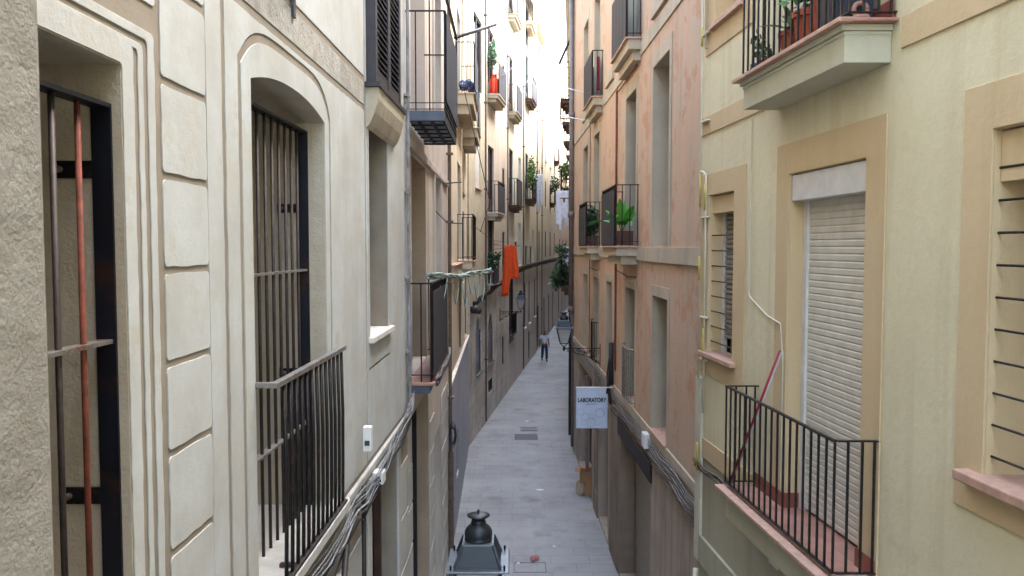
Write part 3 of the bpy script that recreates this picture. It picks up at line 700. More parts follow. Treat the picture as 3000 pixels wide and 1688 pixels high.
d3.balcony(35.2, 37.2, 10.6 - .6, .1, rail=.1, thick=.02) if False else None
d4.op(41.5, 42.6, -1.0, .05, 'window', .06, mats=('panel_d', 'panel_d')); d4.op(44.0, 45.0, -1.0, .05, 'window', .06, mats=('panel_d', 'panel_d'))
for a in (41.0, 43.2, 46.4):
    d4.op(a - .0, a + .75, -4.2 + (a - 41) * .02, -1.85, 'window', .025, mats=('wood', 'glass'), sill=.08, sill_mat='coping')
d4.op(43.1, 44.1, -6.2, -4.6, 'door', .04); d4.op(48.5, 49.6, -6.2, -3.6, 'door', .04)
for h in (-.9, 2.5, 5.6, 8.8):
    for a in (54.0, 58.2, 62.5): d5.op(a, a + .9, h + .2, h + 2.0, 'window', .02, mats=('wood' if h < 5 else 'white', 'glass'), sill=.08, sill_mat='coping')
    for a in (69.0, 74.0, 79.5, 86.0): d6.op(a, a + 1.0, h - .2, h + 1.6, 'window', .02, sill=.08)
for a in (53.0, 57.0, 61.0): d5.op(a, a + 1.1, -6.25, -3.4, 'door', .04)
for a in (68.0, 73.0, 78.0, 84.0): d6.op(a, a + 1.2, -6.25, -3.2, 'door', .04)
d5.balcony(58.0, 59.6, 3.2, .35, rail=1.0, thick=.12, mat='potbr', top='potbr', screen=('panel_d', .05, .9)); d5.balcony(62.2, 63.9, 6.7, .35, rail=1.0, thick=.12, mat='potbr', top='potbr', screen=('panel_d', .05, .9))
for q in D: q.finish()
# pilaster strip at the bend + drainpipes on the left row
for i, (yy, hlo, hhi, lab) in enumerate(((28.0, -6.2, 12, 'slim grey drainpipe between the mottled and the pinkish beige buildings'), (34.0, -1.3, 13, 'slim drainpipe at the start of the pale cream building'), (40.2, -6.2, 12.8, 'dark drainpipe before the pale yellow building'), (51.0, -6.2, 12, 'far drainpipe before the plain ochre building'), (47.6, -6.2, 12, 'pipe running down the middle of the pale yellow building'))):
    bm = BM(); tube(bm, [FD.P(yy, hlo, .06), FD.P(yy, hhi, .06)], .03, 8)
    for z in (-4, -1, 2, 5, 8): FD.box(bm, yy - .06, yy + .06, z, z + .05, .0, .12) if hlo < z < hhi else None
    obj('drainpipe', bm, 'cableb' if i != 2 else 'irong', smooth=False, label=lab, cat='drainpipe')
bm = BM(); tube(bm, [FB.P(13.05, -6.2, .05), FB.P(13.05, -3.4, .05)], .05, 8); tube(bm, [FB.P(13.05, -3.4, .05), FB.P(13.05, 5.9, .05)], .03, 8)
for z in (-5.2, -4.2, -2.5, -.6, .4, 1.5): FB.box(bm, 12.99, 13.11, z, z + .03, 0, .11)
obj('drainpipe', bm, 'cableb', label='thin brown pipe at the far edge of the pinkish grey stone building', cat='drainpipe')
bm = BM()
for q, r_ in ((7.5, .014), (7.56, .01)): tube(bm, [FA.P(q, -1.55, .04), FA.P(q, 0, .036), FA.P(q + .005, 4.9, .04)], r_, 6)
for z in (-1, -.3, .5, 1.4): FA.box(bm, 7.46, 7.59, z, z + .02, ED, .05)
obj('wall_conduit', bm, 'cable', label='pair of pale conduits up the far corner of the cream stucco building', cat='conduit')

# ================================================================== RIGHT: pale yellow building
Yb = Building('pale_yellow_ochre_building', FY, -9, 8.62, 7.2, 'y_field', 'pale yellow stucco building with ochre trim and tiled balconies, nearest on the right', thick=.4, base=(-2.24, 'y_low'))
KY = dict(surmat='y_trim', surd=.012, lin_='y_trim')
Yb.op(7.56, 8.30, -1.10, .535, 'shutter', .15, sur=(.30, .22, .0), mats=('white', 'shutterg'), gap=.18, sbox=.19, **KY)
Yb.op(5.15, 6.33, -2.12, .575, 'none', .14, sur=(.235, .245, 0), **KY)
Yb.op(2.75, 3.95, -1.15, .58, 'shutter', .22, sur=(.225, .235, .21), mats=('ironl', 'shutterg'), sbox=.26, **KY)
Yb.op(7.4, 8.15, 2.25, 3.6, 'blind', .25, sur=(.30, .22, .26), mats=('y_trim',), **KY); Yb.op(5.15, 6.33, 1.36, 3.9, 'door', .16, mats=('white', 'glass')); Yb.op(2.75, 3.95, 2.3, 3.7, 'window', .2)
Yb.op(5.5, 7.0, -6.2, -3.4, 'door', .3, mats=('iron', 'black')); Yb.op(7.6, 8.3, -6.2, -3.4, 'door', .3, mats=('iron', 'black')); Yb.op(1, 2.6, -6.2, -3.4, 'door', .3)
Yb.box('sill_panel', 7.26, 8.6, -1.33, -1.10, .0, .012, 'y_trim'); Yb.box('sill', 7.46, 8.44, -1.145, -1.094, -.15, .07, 'tile2', .008)
Yb.box('sill', 2.6, 4.07, -1.20, -1.143, -.2, .09, 'tile2', .01); Yb.box('sill', 7.33, 8.25, 2.20, 2.256, -.2, .06, 'tile2', .006)
for (a, b) in ((-9, 4.78), (6.70, 8.61)): Yb.box('ochre_band', a, b, 1.175, 1.36, .0, .014, 'y_trim', .003)
Yb.box('ochre_band', -9, 4.75, -2.24, -2.05, .0, .014, 'y_trim', .003); Yb.box('ochre_band', 7.02, 8.61, -2.24, -2.03, .0, .014, 'y_trim', .003)
Yb.box('pilaster', 8.42, 8.61, -3.4, -1.4, .001, .03, 'pipe')
Yb.box('lower_surround', 5.2, 8.45, -3.4, -3.1, .0, .03, 'y_low'); Yb.box('lower_surround', 3.4, 4.9, -3.5, -3.1, .0, .03, 'y_low')
# shutter box and roller shutter of the balcony door
bm = BM(); FY.box(bm, 5.16, 6.32, .36, .565, -.20, -.012); sb = obj('shutter_box', bm, 'white', Yb.root, bevel=.006)
bm = BM(); FY.box(bm, 5.15, 5.20, -2.1, .36, -.16, -.11); FY.box(bm, 6.26, 6.325, -2.1, .36, -.16, -.11); fr = obj('shutter_frame', bm, 'white', Yb.root)
bm = BM(); zz = -2.08; A0, A1 = [], []; prof = []
while zz < .35:
    prof += [(-.137, zz), (-.130, zz + .010), (-.130, zz + .042), (-.136, zz + .050)]; zz += .052
for q, z in prof: A0.append(bm.verts.new(FY.P(5.20, z, q))); A1.append(bm.verts.new(FY.P(6.26, z, q)))
for i in range(len(prof) - 1): bm.faces.new((A0[i], A1[i], A1[i + 1], A0[i + 1]))
obj('roller_shutter', bm, 'shutter', fr)
bm = BM(); FY.box(bm, 5.15, 6.33, -2.1, .36, -.22, -.18); obj('pane', bm, 'glass', fr)
# lower and upper balconies
def ybalc(h, y0, y1, d, body, nb):
    bm = BM(); FY.box(bm, y0 + .02, y1 - .02, h - .06, h - .022, .002, d + .015); FY.box(bm, y0 + .04, y1 - .04, h - .06 - body, h - .061, .002, d - .012)
    FY.box(bm, y0 + .035, y1 - .035, h - .085, h - .0615, .003, d - .004)
    b = obj('balcony', bm, 'y_body', Yb.root, bevel=.004)
    bm = BM(); FY.box(bm, y0 - .04, y1 + .04, h - .021, h, .003, d + .05); obj('balcony_floor', bm, 'tile', b, bevel=.006)
    if h < 0: bm = BM(); FY.box(bm, 5.162, 6.318, h - .015, h - .001, -.17, .0025); obj('threshold', bm, 'tile', b)
    bm = BM(); s = .30
    n_ = int((y1 - y0 + .08) / s)
    for i in range(n_): ya_ = y0 - .04 + (y1 - y0 + .08) * i / n_; yb_ = y0 - .04 + (y1 - y0 + .08) * (i + 1) / n_; FY.box(bm, ya_ + .002, yb_ - .002, h - .024, h + .004, d - .02, d + .062)
    obj('edge_tiles', bm, 'tile2', b, bevel=.004)
    rl = .885; bm = BM(); D = d - .02; t = .009
    FY.box(bm, y0, y1, h + rl - .006, h + rl + .006, D - .014, D + .014); FY.box(bm, y0 - .014, y0 + .014, h + rl - .005, h + rl + .005, -.01, D - .014); FY.box(bm, y1 - .014, y1 + .014, h + rl - .005, h + rl + .005, -.01, D - .014)
    FY.box(bm, y0, y1, h + .035, h + .045, D - .014, D + .014); FY.box(bm, y0 - .014, y0 + .014, h + .036, h + .044, .0, D - .014); FY.box(bm, y1 - .014, y1 + .014, h + .036, h + .044, .0, D - .014)
    rg = obj('railing', bm, 'iron', b)
    bm = BM()
    for i in range(nb): y = y0 + (y1 - y0) * i / (nb - 1); FY.box(bm, y - .0065, y + .0065, h + .045, h + rl - .006, D - .0065, D + .0065)
    for q in (.03, D * .38, D * .7):
        for y in (y0, y1): FY.box(bm, y - .0065, y + .0065, h + .044, h + rl - .005, q - .0065, q + .0065)
    obj('railing_bars', bm, 'iron', rg)
    bm = BM(); FY.box(bm, y0, 5.148, h, h + .12, .013, .025); FY.box(bm, 5.148, 5.158, h, h + .12, -.11, .025); obj('skirting_tile', bm, 'skirt', b)
    bm = BM(); FY.box(bm, 6.332, y1, h, h + .12, .013, .025); FY.box(bm, 6.32, 6.332, h, h + .12, -.13, .025); obj('skirting_tile', bm, 'skirt', b)
    return b
ybalc(-2.10, 4.93, 6.91, .30, .20, 19); ybalc(1.37, 4.86, 6.62, .30, .19, 18)
Yb.finish()
# window bars, one grille part per window
for (y0, y1, h0, h1, sp, d_) in ((7.56, 8.30, -.98, .12, .157, -.03), (2.75, 3.95, -1.05, .45, .160, -.03)):
    bm = BM(); z = h0
    while z < h1: tube(bm, [FY.P(y0 - .02, z, d_), FY.P(y1 + .02, z, d_)], .007, 6); z += sp
    obj('window_grille', bm, 'iron', Yb.root)
# house number plate
pl = Yb.box('number_plate', 6.42, 6.60, -2.66, -2.54, .001, .012, 'coping', .002)
def text(body, size, loc, rot, mat, parent=None, ext=.001, name='lettering', font_w=1.0, bold=0):
    cu = bpy.data.curves.new(name, 'FONT'); cu.body = body; cu.size = size; cu.extrude = ext; cu.align_x = 'CENTER'; cu.align_y = 'CENTER'; cu.offset = bold
    t = bpy.data.objects.new(name, cu); COL.objects.link(t); t.location = loc; t.rotation_euler = rot; t.scale = (font_w, 1, 1)
    bpy.context.view_layer.update()
    me = bpy.data.meshes.new_from_object(t); me.transform(t.matrix_world); COL.objects.unlink(t); bpy.data.objects.remove(t)
    o = bpy.data.objects.new(name, me); COL.objects.link(o); me.materials.clear(); me.materials.append(M[mat])
    if parent: o.parent = parent
    return o
text('47', .10, FY.P(6.51, -2.60, .014), (R(90), 0, R(-90) + math.atan(.074)), 'ink', pl, .001, 'house_number')

# broom handle leaning in the balcony corner
F = FY
a_, b_ = FY.P(6.86, -2.06, .26), FY.P(6.35, -.83, .05)
t_ = thing('broom_handle', a_, 'red and silver broom handle leaning in the corner of the lower tiled balcony', 'broom')
bm = BM(); tube(bm, [a_, b_], .011, 8); obj('handle', bm, 'red', t_, smooth=True)
bm = BM(); o_ = Vector((.014, .0, -.006)); tube(bm, [a_ + o_, b_ + o_ + (a_ - b_) * .01], .009, 8); obj('second_rod', bm, 'redw', t_, smooth=True)
# gas pipes with yellow sleeves at the corner between the yellow and the pink building
t_ = thing('gas_pipe', FY.P(8.5, -3.5, .04), 'cream gas pipe with yellow sleeves at the yellow building far corner', 'pipe')
bm = BM(); tube(bm, [FY.P(8.47, -1.4, .045), FY.P(8.47, 5.1, .045)], .012, 8); tube(bm, [FY.P(8.31, -1.75, .04), FY.P(8.31, .75, .04), FY.P(8.36, .78, .05), FY.P(8.47, .80, .045)], .011, 8)
tube(bm, [FY.P(8.36, 2.05, .04), FY.P(8.36, 5.0, .04)], .014, 8)
for z in (-.75, .3, 1.3, 2.2, -1.2): FY.box(bm, 8.28, 8.5, z, z + .018, .0, .05)
obj('pipe', bm, 'pipe', t_, smooth=True)
for (y, z0, z1, r_) in ((8.47, 2.1, 2.3, .013), (8.47, .42, .78, .013), (8.31, .38, .66, .013), (8.47, -.35, -.1, .013), (8.31, -1.2, -.85, .013), (8.47, -2.4, -2.1, .0145)):
    bm = BM(); tube(bm, [FY.P(y, z0, .047), FY.P(y, z1, .047)], r_, 10); obj('yellow_sleeve', bm, 'pipey', t_, smooth=True)
bm = BM(); tube(bm, [FY.P(8.5, -6.2, .04), FY.P(8.5, -3.5, .04)], .03, 8); tube(bm, [FY.P(8.45, -3.72, .03), FY.P(8.3, -3.78, .10), FY.P(7.4, -3.80, .10)], .014, 6); tube(bm, [FY.P(8.45, -3.85, .03), FY.P(8.25, -3.95, .12), FY.P(7.4, -3.97, .12)], .014, 6); tube(bm, [FY.P(8.45, -3.6, .03), FY.P(8.3, -3.64, .08), FY.P(7.4, -3.66, .08)], .012, 6)
obj('conduit_bends', bm, 'pipe', smooth=True, label='three cream conduits bending round the foot of the yellow building corner', cat='conduit')
bm = BM(); tube(bm, [FY.P(7.12, 1.15, .012), FY.P(7.14, -.4, .014), FY.P(7.1, -.45, .014), FY.P(6.7, -.58, .016), FY.P(6.42, -.62, .02), FY.P(6.36, -.9, .02), FY.P(6.36, -2.0, .02)], .006, 5)
obj('wall_cable', bm, 'pipe', label='thin cream cable looping down beside the shuttered balcony door', cat='cable')
cables('cable_bundle', FY, [(8.6, -2.33), (7.8, -2.31), (7.0, -2.33), (5.9, -2.36)], 4, .07, .009, 'cableb', 'short bundle of cables under the tiled balcony of the yellow building', seed=4)

# ---- potted plants on the upper yellow balcony
def pot(c, r, h, mat, lab, cat='plant pot', rim=True, leafs=None, square=False, name='potted_plant', grp=None):
    c = Vector(c); t = thing(name, c, lab, cat, grp); bm = BM()
    if square: wbox(bm, c.x - r[0], c.x + r[0], c.y - r[1], c.y + r[1], c.z, c.z + h)
    else: lathe(bm, c, [(r * .72, 0), (r * .95, h * .82), (r * 1.08, h * .83), (r * 1.08, h), (r * .9, h), (r * .88, h * .9)], 18)
    obj('pot', bm, mat, t, smooth=False, bevel=.003)
    if leafs:
        bm = BM(); leafs(bm, c + Vector((0, 0, h))); obj('foliage', bm, leafs.mat, t, recalc=False)
    return t
def aloe(n, L, W, mat, seed=1, curve=.5):
    def f(bm, c):
        rd = random.Random(seed)
        for i in range(n):
            a = rd.uniform(0, 6.28); e = rd.uniform(.2, 1.4); leaf(bm, c, (math.cos(a) * math.cos(e), math.sin(a) * math.cos(e), math.sin(e)), L * rd.uniform(.6, 1.2), W, curve * rd.uniform(.3, 1))
    f.mat = mat; return f
def bush(n, rad, ls, mat, seed=1, up=.4):
    def f(bm, c): foliage(bm, c + Vector((0, 0, rad[2] * .7)), rad, n, ls, seed, up=up)
    f.mat = mat; return f
hb = 1.374
pot(FY.P(6.50, hb, .20), .06, .10, 'potb', 'cobalt blue pot at the far corner of the upper tiled balcony', leafs=bush(50, (.07, .07, .14), .06, 'leafd', 3))
pot(FY.P(6.30, hb, .21), .055, .09, 'potr', 'crimson low pot behind the bars of the upper balcony', leafs=bush(30, (.06, .06, .06), .05, 'leafd', 4))
pot(FY.P(5.92, hb, .17), .10, .20, 'pot', 'terracotta pot with a spreading aloe on the upper balcony', leafs=aloe(22, .34, .022, 'leafg', 5))
pot(FY.P(5.66, hb, .16), .12, .27, 'pot', 'wide terracotta pot with bushy green leaves on the upper balcony', leafs=bush(160, (.16, .16, .24), .09, 'leaf', 6))
pot(FY.P(5.44, hb, .15), .10, .36, 'pot', 'tall terracotta pot beside the navy planter on the upper balcony', leafs=bush(120, (.13, .13, .22), .07, 'leaf', 7))
pot(FY.P(5.18, hb, .15), (.115, .14), .62, 'potd', 'tall navy blue planter box on the upper balcony', square=True)
c_ = FY.P(4.99, hb, .15); t_ = thing('clay_ornament', c_, 'small clay ring ornament at the near corner of the upper balcony', 'ornament'); bm = BM()
lathe(bm, c_, [(.05, 0), (.062, .03), (.05, .05)], 16); obj('base', bm, 'tile', t_, smooth=True)
bm = BM(); tube(bm, [c_ + Vector((math.cos(k * math.pi / 8) * .042, 0, .088 + math.sin(k * math.pi / 8) * .042)) for k in range(17)], .015, 8); obj('ring', bm, 'tile', t_, smooth=True)

# ================================================================== RIGHT: pink building
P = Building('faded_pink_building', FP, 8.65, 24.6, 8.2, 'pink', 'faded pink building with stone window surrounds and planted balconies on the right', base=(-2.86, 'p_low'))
KP = dict(surmat='p_stone', surd=.012, lin_='p_stone')
cols = [(10.8, 11.95, 'w'), (13.4, 14.5, 'd'), (16.15, 17.1, 'w'), (18.3, 19.4, 'd'), (20.7, 21.8, 'w')]
for a, b, k in cols:
    for h0, hh in ((.02, 2.63), (3.38, 2.5)):
        if k == 'w' and a > 16 and a < 17: continue
        P.op(a, b, h0 if k == 'd' or h0 < 1 else h0 + .25, h0 + hh, 'door', .34, sur=(.13, .2, 0), mats=('p_stone', 'glass') if k == 'w' else ('woodg', 'glass'), **KP)
    P.op(a, b - .1, -2.72, -.72, 'window' if k == 'w' else 'door', .34, sur=(.12, .16, 0), sill=.05 if k == 'w' else None, mats=('p_stone', 'glass') if k == 'w' else ('black', 'black'), **KP)
    if k == 'w':
        P.box('window_sill_block', a - .1, b + .05, 3.36, 3.6, .0, .05, 'p_stone', .006)
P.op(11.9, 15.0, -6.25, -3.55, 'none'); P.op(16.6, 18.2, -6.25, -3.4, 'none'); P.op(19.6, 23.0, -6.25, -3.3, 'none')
# wall bands at each floor
for a, b, h0, h1, d_ in ((8.66, 24.59, 3.08, 3.30, .02), (8.66, 24.59, -.22, .0, .035), (8.66, 24.59, -2.88, -2.74, .03)):
    P.box('string_course', a, b, h0, h1, .001, d_, 'p_stone', .004)
# ground floor: shop door with faded sign beam, pillar and recess
P.box('sign_beam', 11.8, 15.1, -3.55, -3.22, .001, .035, 'panel_d'); P.box('shop_door', 11.9, 15.0, -6.27, -3.55, -.34, -.30, 'shutterg'); P.box('shop_door_post', 12.55, 12.63, -6.27, -3.55, -.298, -.25, 'pipeg'); P.box('shop_jamb', 14.95, 15.1, -6.27, -3.56, -.29, .012, 'stonepil')
P.box('stone_pillar', 18.25, 18.95, -5.75, -2.9, .001, .02, 'stonepil', .01); P.box('pillar_plinth', 18.2, 19.0, GZ - .02, -5.751, .001, .035, 'stonepil', .01)
P.box('stone_pillar', 15.12, 16.2, -6.27, -3.3, .001, .03, 'stonepil', .01)
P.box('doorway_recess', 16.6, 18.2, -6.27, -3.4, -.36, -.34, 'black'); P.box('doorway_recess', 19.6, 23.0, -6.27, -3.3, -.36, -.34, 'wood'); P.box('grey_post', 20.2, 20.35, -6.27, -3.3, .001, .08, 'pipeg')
b_ = P.balcony(12.97, 14.7, 3.37, .25, rail=1.0, thick=.16, mat='p_stone', top='tile2', screen=('panel_d', .02, .98), sp=.11)
P.balcony(17.75, 19.5, 3.33, .25, rail=1.0, thick=.16, mat='p_stone', top='tile2', screen=('panel_d', .02, .98), sp=.11)
P.balcony(13.1, 14.85, .02, .40, rail=1.0, thick=.14, mat='p_stone', top='tile2', screen=('panel_d', .02, .93), sp=.11)
P.balcony(18.1, 19.8, .02, .33, rail=1.0, thick=.14, mat='p_stone', top='tile2', screen=('panel_d', .02, .90), sp=.11)
# small curved rails of the lower French window
for a, b in ((13.4, 14.4), (18.3, 19.3)):
    bm = BM()
    for z in (-1.75, -2.66): tube(bm, [FP.P(a - .02, z, .0), FP.P(a + .1, z, .08), FP.P((a + b) / 2, z, .11), FP.P(b - .1, z, .08), FP.P(b + .02, z, 0)], .014, 6)
    for i in range(9): y = a + .05 + (b - a - .1) * i / 8; q = .11 * math.sin(math.pi * (i + .8) / 9.6) ** .5; tube(bm, [FP.P(y, -2.66, q), FP.P(y, -1.75, q)], .008, 5)
    obj('window_railing', bm, 'ironl' if a < 15 else 'iron', P.root)
P.finish()
# pipes and cables on the pink facade
bm = BM()
for q, r_ in ((15.35, .012), (15.5, .010)): tube(bm, [FP.P(q, -2.4, .04), FP.P(q, 3.0, .04)], r_, 5)
tube(bm, [FP.P(15.3, -.45, .03), FP.P(13.9, -.52, .05), FP.P(13.2, -.50, .03)], .012, 5); tube(bm, [FP.P(15.3, 2.95, .03), FP.P(13.2, 2.98, .03)], .012, 5)
obj('facade_cable', bm, 'rust', label='thin reddish cables down the pink wall beside the planted balcony', cat='cable')
bm = BM(); tube(bm, [FP.P(19.9, -2.7, .04), FP.P(19.9, 3.0, .04)], .012, 5); tube(bm, [FP.P(19.8, -.5, .04), FP.P(18.5, -.55, .04)], .012, 5); obj('facade_cable', bm, 'cableb', label='thin brown cable down the far end of the pink wall', cat='cable')
cables('cable_bundle', FP, [(8.9, -3.02), (10.2, -2.98), (11.6, -3.0), (13.2, -2.95), (15.0, -3.0), (16.8, -2.9), (19.0, -2.96), (22, -2.9), (24.4, -2.92)], 6, .24, .008, 'cable', 'long pale cable bundle along the band of the pink building', sag=.05, seed=9)
cables('cable_bundle', FP, [(9.0, -3.15), (10.4, -3.1), (12.0, -3.14), (14.2, -3.1), (15.6, -3.12), (18.0, -3.0)], 5, .16, .007, 'cableb', 'brown cable bundle hanging just below the pale one on the pink building', sag=.06, seed=10)
t_ = FP.P(12.0, -2.95, .06); bm = BM(); wbox(bm, t_.x - .05, t_.x + .05, t_.y - .12, t_.y + .12, t_.z - .1, t_.z + .12); obj('junction_box', bm, 'elec', bevel=.008, label='white junction box on the cable band of the pink building', cat='junction box')
bm = BM(); tube(bm, [FP.P(15.75, -2.75, .07), FP.P(15.75, -1.9, .07)], .05, 8); tube(bm, [FP.P(15.6, -3.1, .1), FP.P(15.9, -2.6, .12), FP.P(15.7, -2.2, .1)], .03, 6); tube(bm, [FP.P(16.0, -3.1, .12), FP.P(15.7, -2.9, .16), FP.P(15.8, -2.4, .1)], .02, 6)
obj('cable_joint', bm, 'cabled', smooth=True, label='black cable joint hanging beside the banner on the pink wall', cat='cable')
t_ = thing('drainpipe', FP.P(24.4, -5, .1), 'thick grey brown drainpipe at the far end of the pink building', 'drainpipe')
bm = BM(); tube(bm, [FP.P(24.4, -1.9, .10), FP.P(24.4, 8, .10)], .075, 12); tube(bm, [FP.P(24.4, -1.9, .10), FP.P(24.5, -2.4, .02), FP.P(24.5, -6.2, .02)], .06, 10); obj('pipe', bm, 'pipeg', t_, smooth=True)
for z in (-2, .9, 3.9): bm = BM(); tube(bm, [FP.P(24.4, z, .10), FP.P(24.4, z + .18, .10)], .1, 12); obj('collar', bm, 'pipeg', t_, smooth=True)
# plants on pink balconies
def banana(bm, c):
    rd = random.Random(3)
    for (dx, dy, dz, L, W, cv) in ((.5, .2, .8, .45, .06, .3), (-.45, .4, .9, .5, .06, .3), (.2, -.8, .5, .4, .06, .6), (-.55, -.6, .75, .50, .075, .35), (-.1, -.2, 1, .52, .07, .1), (.28, -.35, .9, .5, .07, .25), (.1, .3, 1, .55, .07, .2), (-.3, .5, .7, .5, .08, .4), (.3, -.5, .6, .35, .07, .5), (-.9, .2, .5, .55, .09, .5), (-.2, -.7, .45, .35, .06, .4)):
        leaf(bm, c + Vector((dx * .12, dy * .12, .1)), (dx, dy, dz), L, W, cv, side=Vector((1, .3, 0)))
        tube(bm, [c - Vector((0, 0, .02)), c + Vector((dx * .12, dy * .12, .1))], .006, 4)
banana.mat = 'leafb'
pot(FP.P(13.55, .03, .21), (.15, .30), .24, 'potbr', 'brown trough with big bright banana leaves on the nearer planted balcony', square=True, leafs=banana)
pot(FP.P(18.45, .03, .16), (.13, .25), .22, 'potbr', 'brown trough with a dark bushy plant on the farther planted balcony', square=True, leafs=bush(420, (.17, .25, .40), .10, 'leafd', 12))
# red towel on upper far balcony
def cloth(name, p0, wv, h, folds, amp, mat, lab, cat, n=24, m=14, taper=0, bottom=None, hump=0, grp=None, seed=0):
    rd = random.Random(seed); bm = BM(); p0 = Vector(p0); wv = Vector(wv); nrm = wv.cross(Vector((0, 0, 1))).normalized(); rows = []
    ph = [rd.uniform(0, 6.28) for _ in range(3)]
    for layer in (0, 1):
        rows = []
        for j in range(m + 1):
            v = j / m; r = []
            for i in range(n + 1):
                u = i / n; hh = h * (bottom(u) if bottom else 1)
                q = amp * (math.sin(u * folds * 6.28 + ph[0] + v * 1.2) * (.35 + .65 * v) + .35 * math.sin(u * folds * 14 + ph[1] - v * 2))
                uu = .5 + (u - .5) * (1 - taper * (1 - v))
                p = p0 + wv * uu + Vector((0, 0, -hh * v + hump * math.sin(math.pi * u))) + nrm * (q + layer * .006)
                r.append(bm.verts.new(p))
            rows.append(r)
        for a, b in zip(rows, rows[1:]):
            for i in range(n): bm.faces.new((a[i], a[i + 1], b[i + 1], b[i]))
        if layer == 0: first = rows
    for a, b in ((first[0], rows[0]), (first[-1], rows[-1])):
        for i in range(n): bm.faces.new((a[i], a[i + 1], b[i + 1], b[i]))
    for k in (0, -1):
        for j in range(m): bm.faces.new((first[j][k], first[j + 1][k], rows[j + 1][k], rows[j][k]))
    return obj(name, bm, mat, smooth=True, label=lab, cat=cat, group=grp)
cloth('towel', FP.P(18.0, 4.25, .12), FP.P(18.0, 4.25, .05) - FP.P(18.0, 4.25, .12), .75, 2, .01, 'red', 'red towel hanging inside the upper far balcony of the pink building', 'towel')

# LABORATORY banner
bx0, bx1, by, bz1 = 1.28, 1.905, 15.7, -2.79
t_ = thing('hanging_banner', (1.6, by, H + bz1), 'pale blue LABORATORY banner hanging from a white rod on the pink building', 'sign')
bm = BM(); tube(bm, [(bx0 - .01, by, H + bz1), (FP.P(by, 0, 0).x, by, H + bz1)], .013, 8); obj('rod', bm, 'elec', t_, smooth=True)
bm = BM(); nn = 20; prev = None
for i in range(nn + 1):
    x = bx0 + (bx1 - bx0) * i / nn; y = by + .006 * math.sin(i * .7)
    cur = [bm.verts.new((x, y, H + bz1 - .01)), bm.verts.new((x, y - .004 * math.sin(i * .5), H + bz1 - .82)), bm.verts.new((x, y + .006, H + bz1 - .82)), bm.verts.new((x, y + .006, H + bz1 - .01))]
    if prev:
        for a in range(4): bm.faces.new((prev[a], prev[(a + 1) % 4], cur[(a + 1) % 4], cur[a]))
    else: bm.faces.new(cur)
    prev = cur
bm.faces.new(prev[::-1]); ban = obj('banner_cloth', bm, 'sign', t_)
text('LABORATORY', .118, (1.59, by - .012, H - 3.045), (R(90), 0, 0), 'ink', ban, .001, 'lettering', .74, .0035)
text('BARCELONA', .04, (1.59, by - .012, H - 3.125), (R(90), 0, 0), 'inkl', ban, .001, 'lettering', 1)
bm = BM()
def circ(cx, cz, r, dots=False):
    for k in range(24):
        a, b = 2 * math.pi * k / 24, 2 * math.pi * (k + (1.0 if not dots else .6)) / 24
        tube(bm, [(cx + r * math.cos(a), by - .012, H + cz + r * math.sin(a)), (cx + r * math.cos(b), by - .012, H + cz + r * math.sin(b))], .0022, 4)
circ(1.75, -3.30, .092); circ(1.75, -3.30, .080, True); circ(1.46, -3.38, .078); circ(1.60, -3.37, .055); circ(1.57, -3.49, .085); circ(1.37, -3.29, .07, True); circ(1.70, -3.49, .06, True)
obj('drawn_circles', bm, 'inkl', ban)

# ================================================================== RIGHT far rows
R2 = Building('shadowed_side_building', FR, 24.62, 49.0, 8.6, 'd_pale', 'narrow edge of a cream building with planted balconies beyond the pink one', base=(-1.8, 'd_low'))
for k, yy in enumerate((26.2, 31.0, 36.5, 42.0)):
    for h in (-1.3, 1.6, 4.8):
        R2.op(yy, yy + 1.1, h, h + 2.3, 'door', .3)
        R2.balcony(yy - .2, yy + 1.4, h, .42 if k < 3 else .35, rail=1.0, thick=.12, mat='potbr', top='potbr', sp=.13, screen=('panel_d', .05, .9) if (k + int(h)) % 2 else None)
R2.finish()
R3 = Building('far_cream_building', FS, 49.02, 115, 9.0, 'd_cream', 'pale far building closing the right side of the street', base=(-2, 'd_low'))
for yy in range(52, 110, 6): R3.op(yy, yy + 1.1, -6.2, -3.6, 'door', .3); R3.op(yy, yy + 1.0, -.8, 1.4, 'window', .3); R3.op(yy, yy + 1.0, 3, 5, 'window', .3)
R3.finish()
E = Building('street_end_building', Fac(0, .1, 'R'), 112, 140, 9, 'd_cream', 'pale building at the far end of the street', base=(-2, 'd_low')); E.F = Fac(-2, .1, 'R')
E.F = Fac(2.0, .085, 'R'); E.op(114, 116, 0, 2); E.finish()
bm = BM(); tube(bm, [FR.P(26.0, -6.2, .09), FR.P(26.0, 8.3, .09)], .05, 8); obj('drainpipe', bm, 'cabled', label='narrow black drainpipe just beyond the end of the pink building', cat='drainpipe')
bm = BM(); tube(bm, [FR.P(29.0, 7.6, .02), FR.P(30.0, 7.9, .05), FR.P(30.4, 6.9, .55)], .05, 6); tube(bm, [FR.P(29.9, 6.9, .05), FR.P(30.4, 6.9, .55), FR.P(30.4, 6.2, .6)], .02, 5); obj('awning_arm', bm, 'cabled', label='dark folded awning arm high up beyond the pink building drainpipe', cat='awning arm')
bm = BM()
for z in (4.9, 4.35): tube(bm, [FR.P(27.2, z, .05), FR.P(27.2, z, .45), FR.P(28.4, z, .45), FR.P(28.4, z, .05)], .02, 5)
for y in (27.2, 28.4): tube(bm, [FR.P(y, 4.35, .45), FR.P(y, 4.9, .45)], .02, 5)
obj('iron_rack', bm, 'irong', label='small iron rack on the wall high beyond the pink building drainpipe', cat='rack')
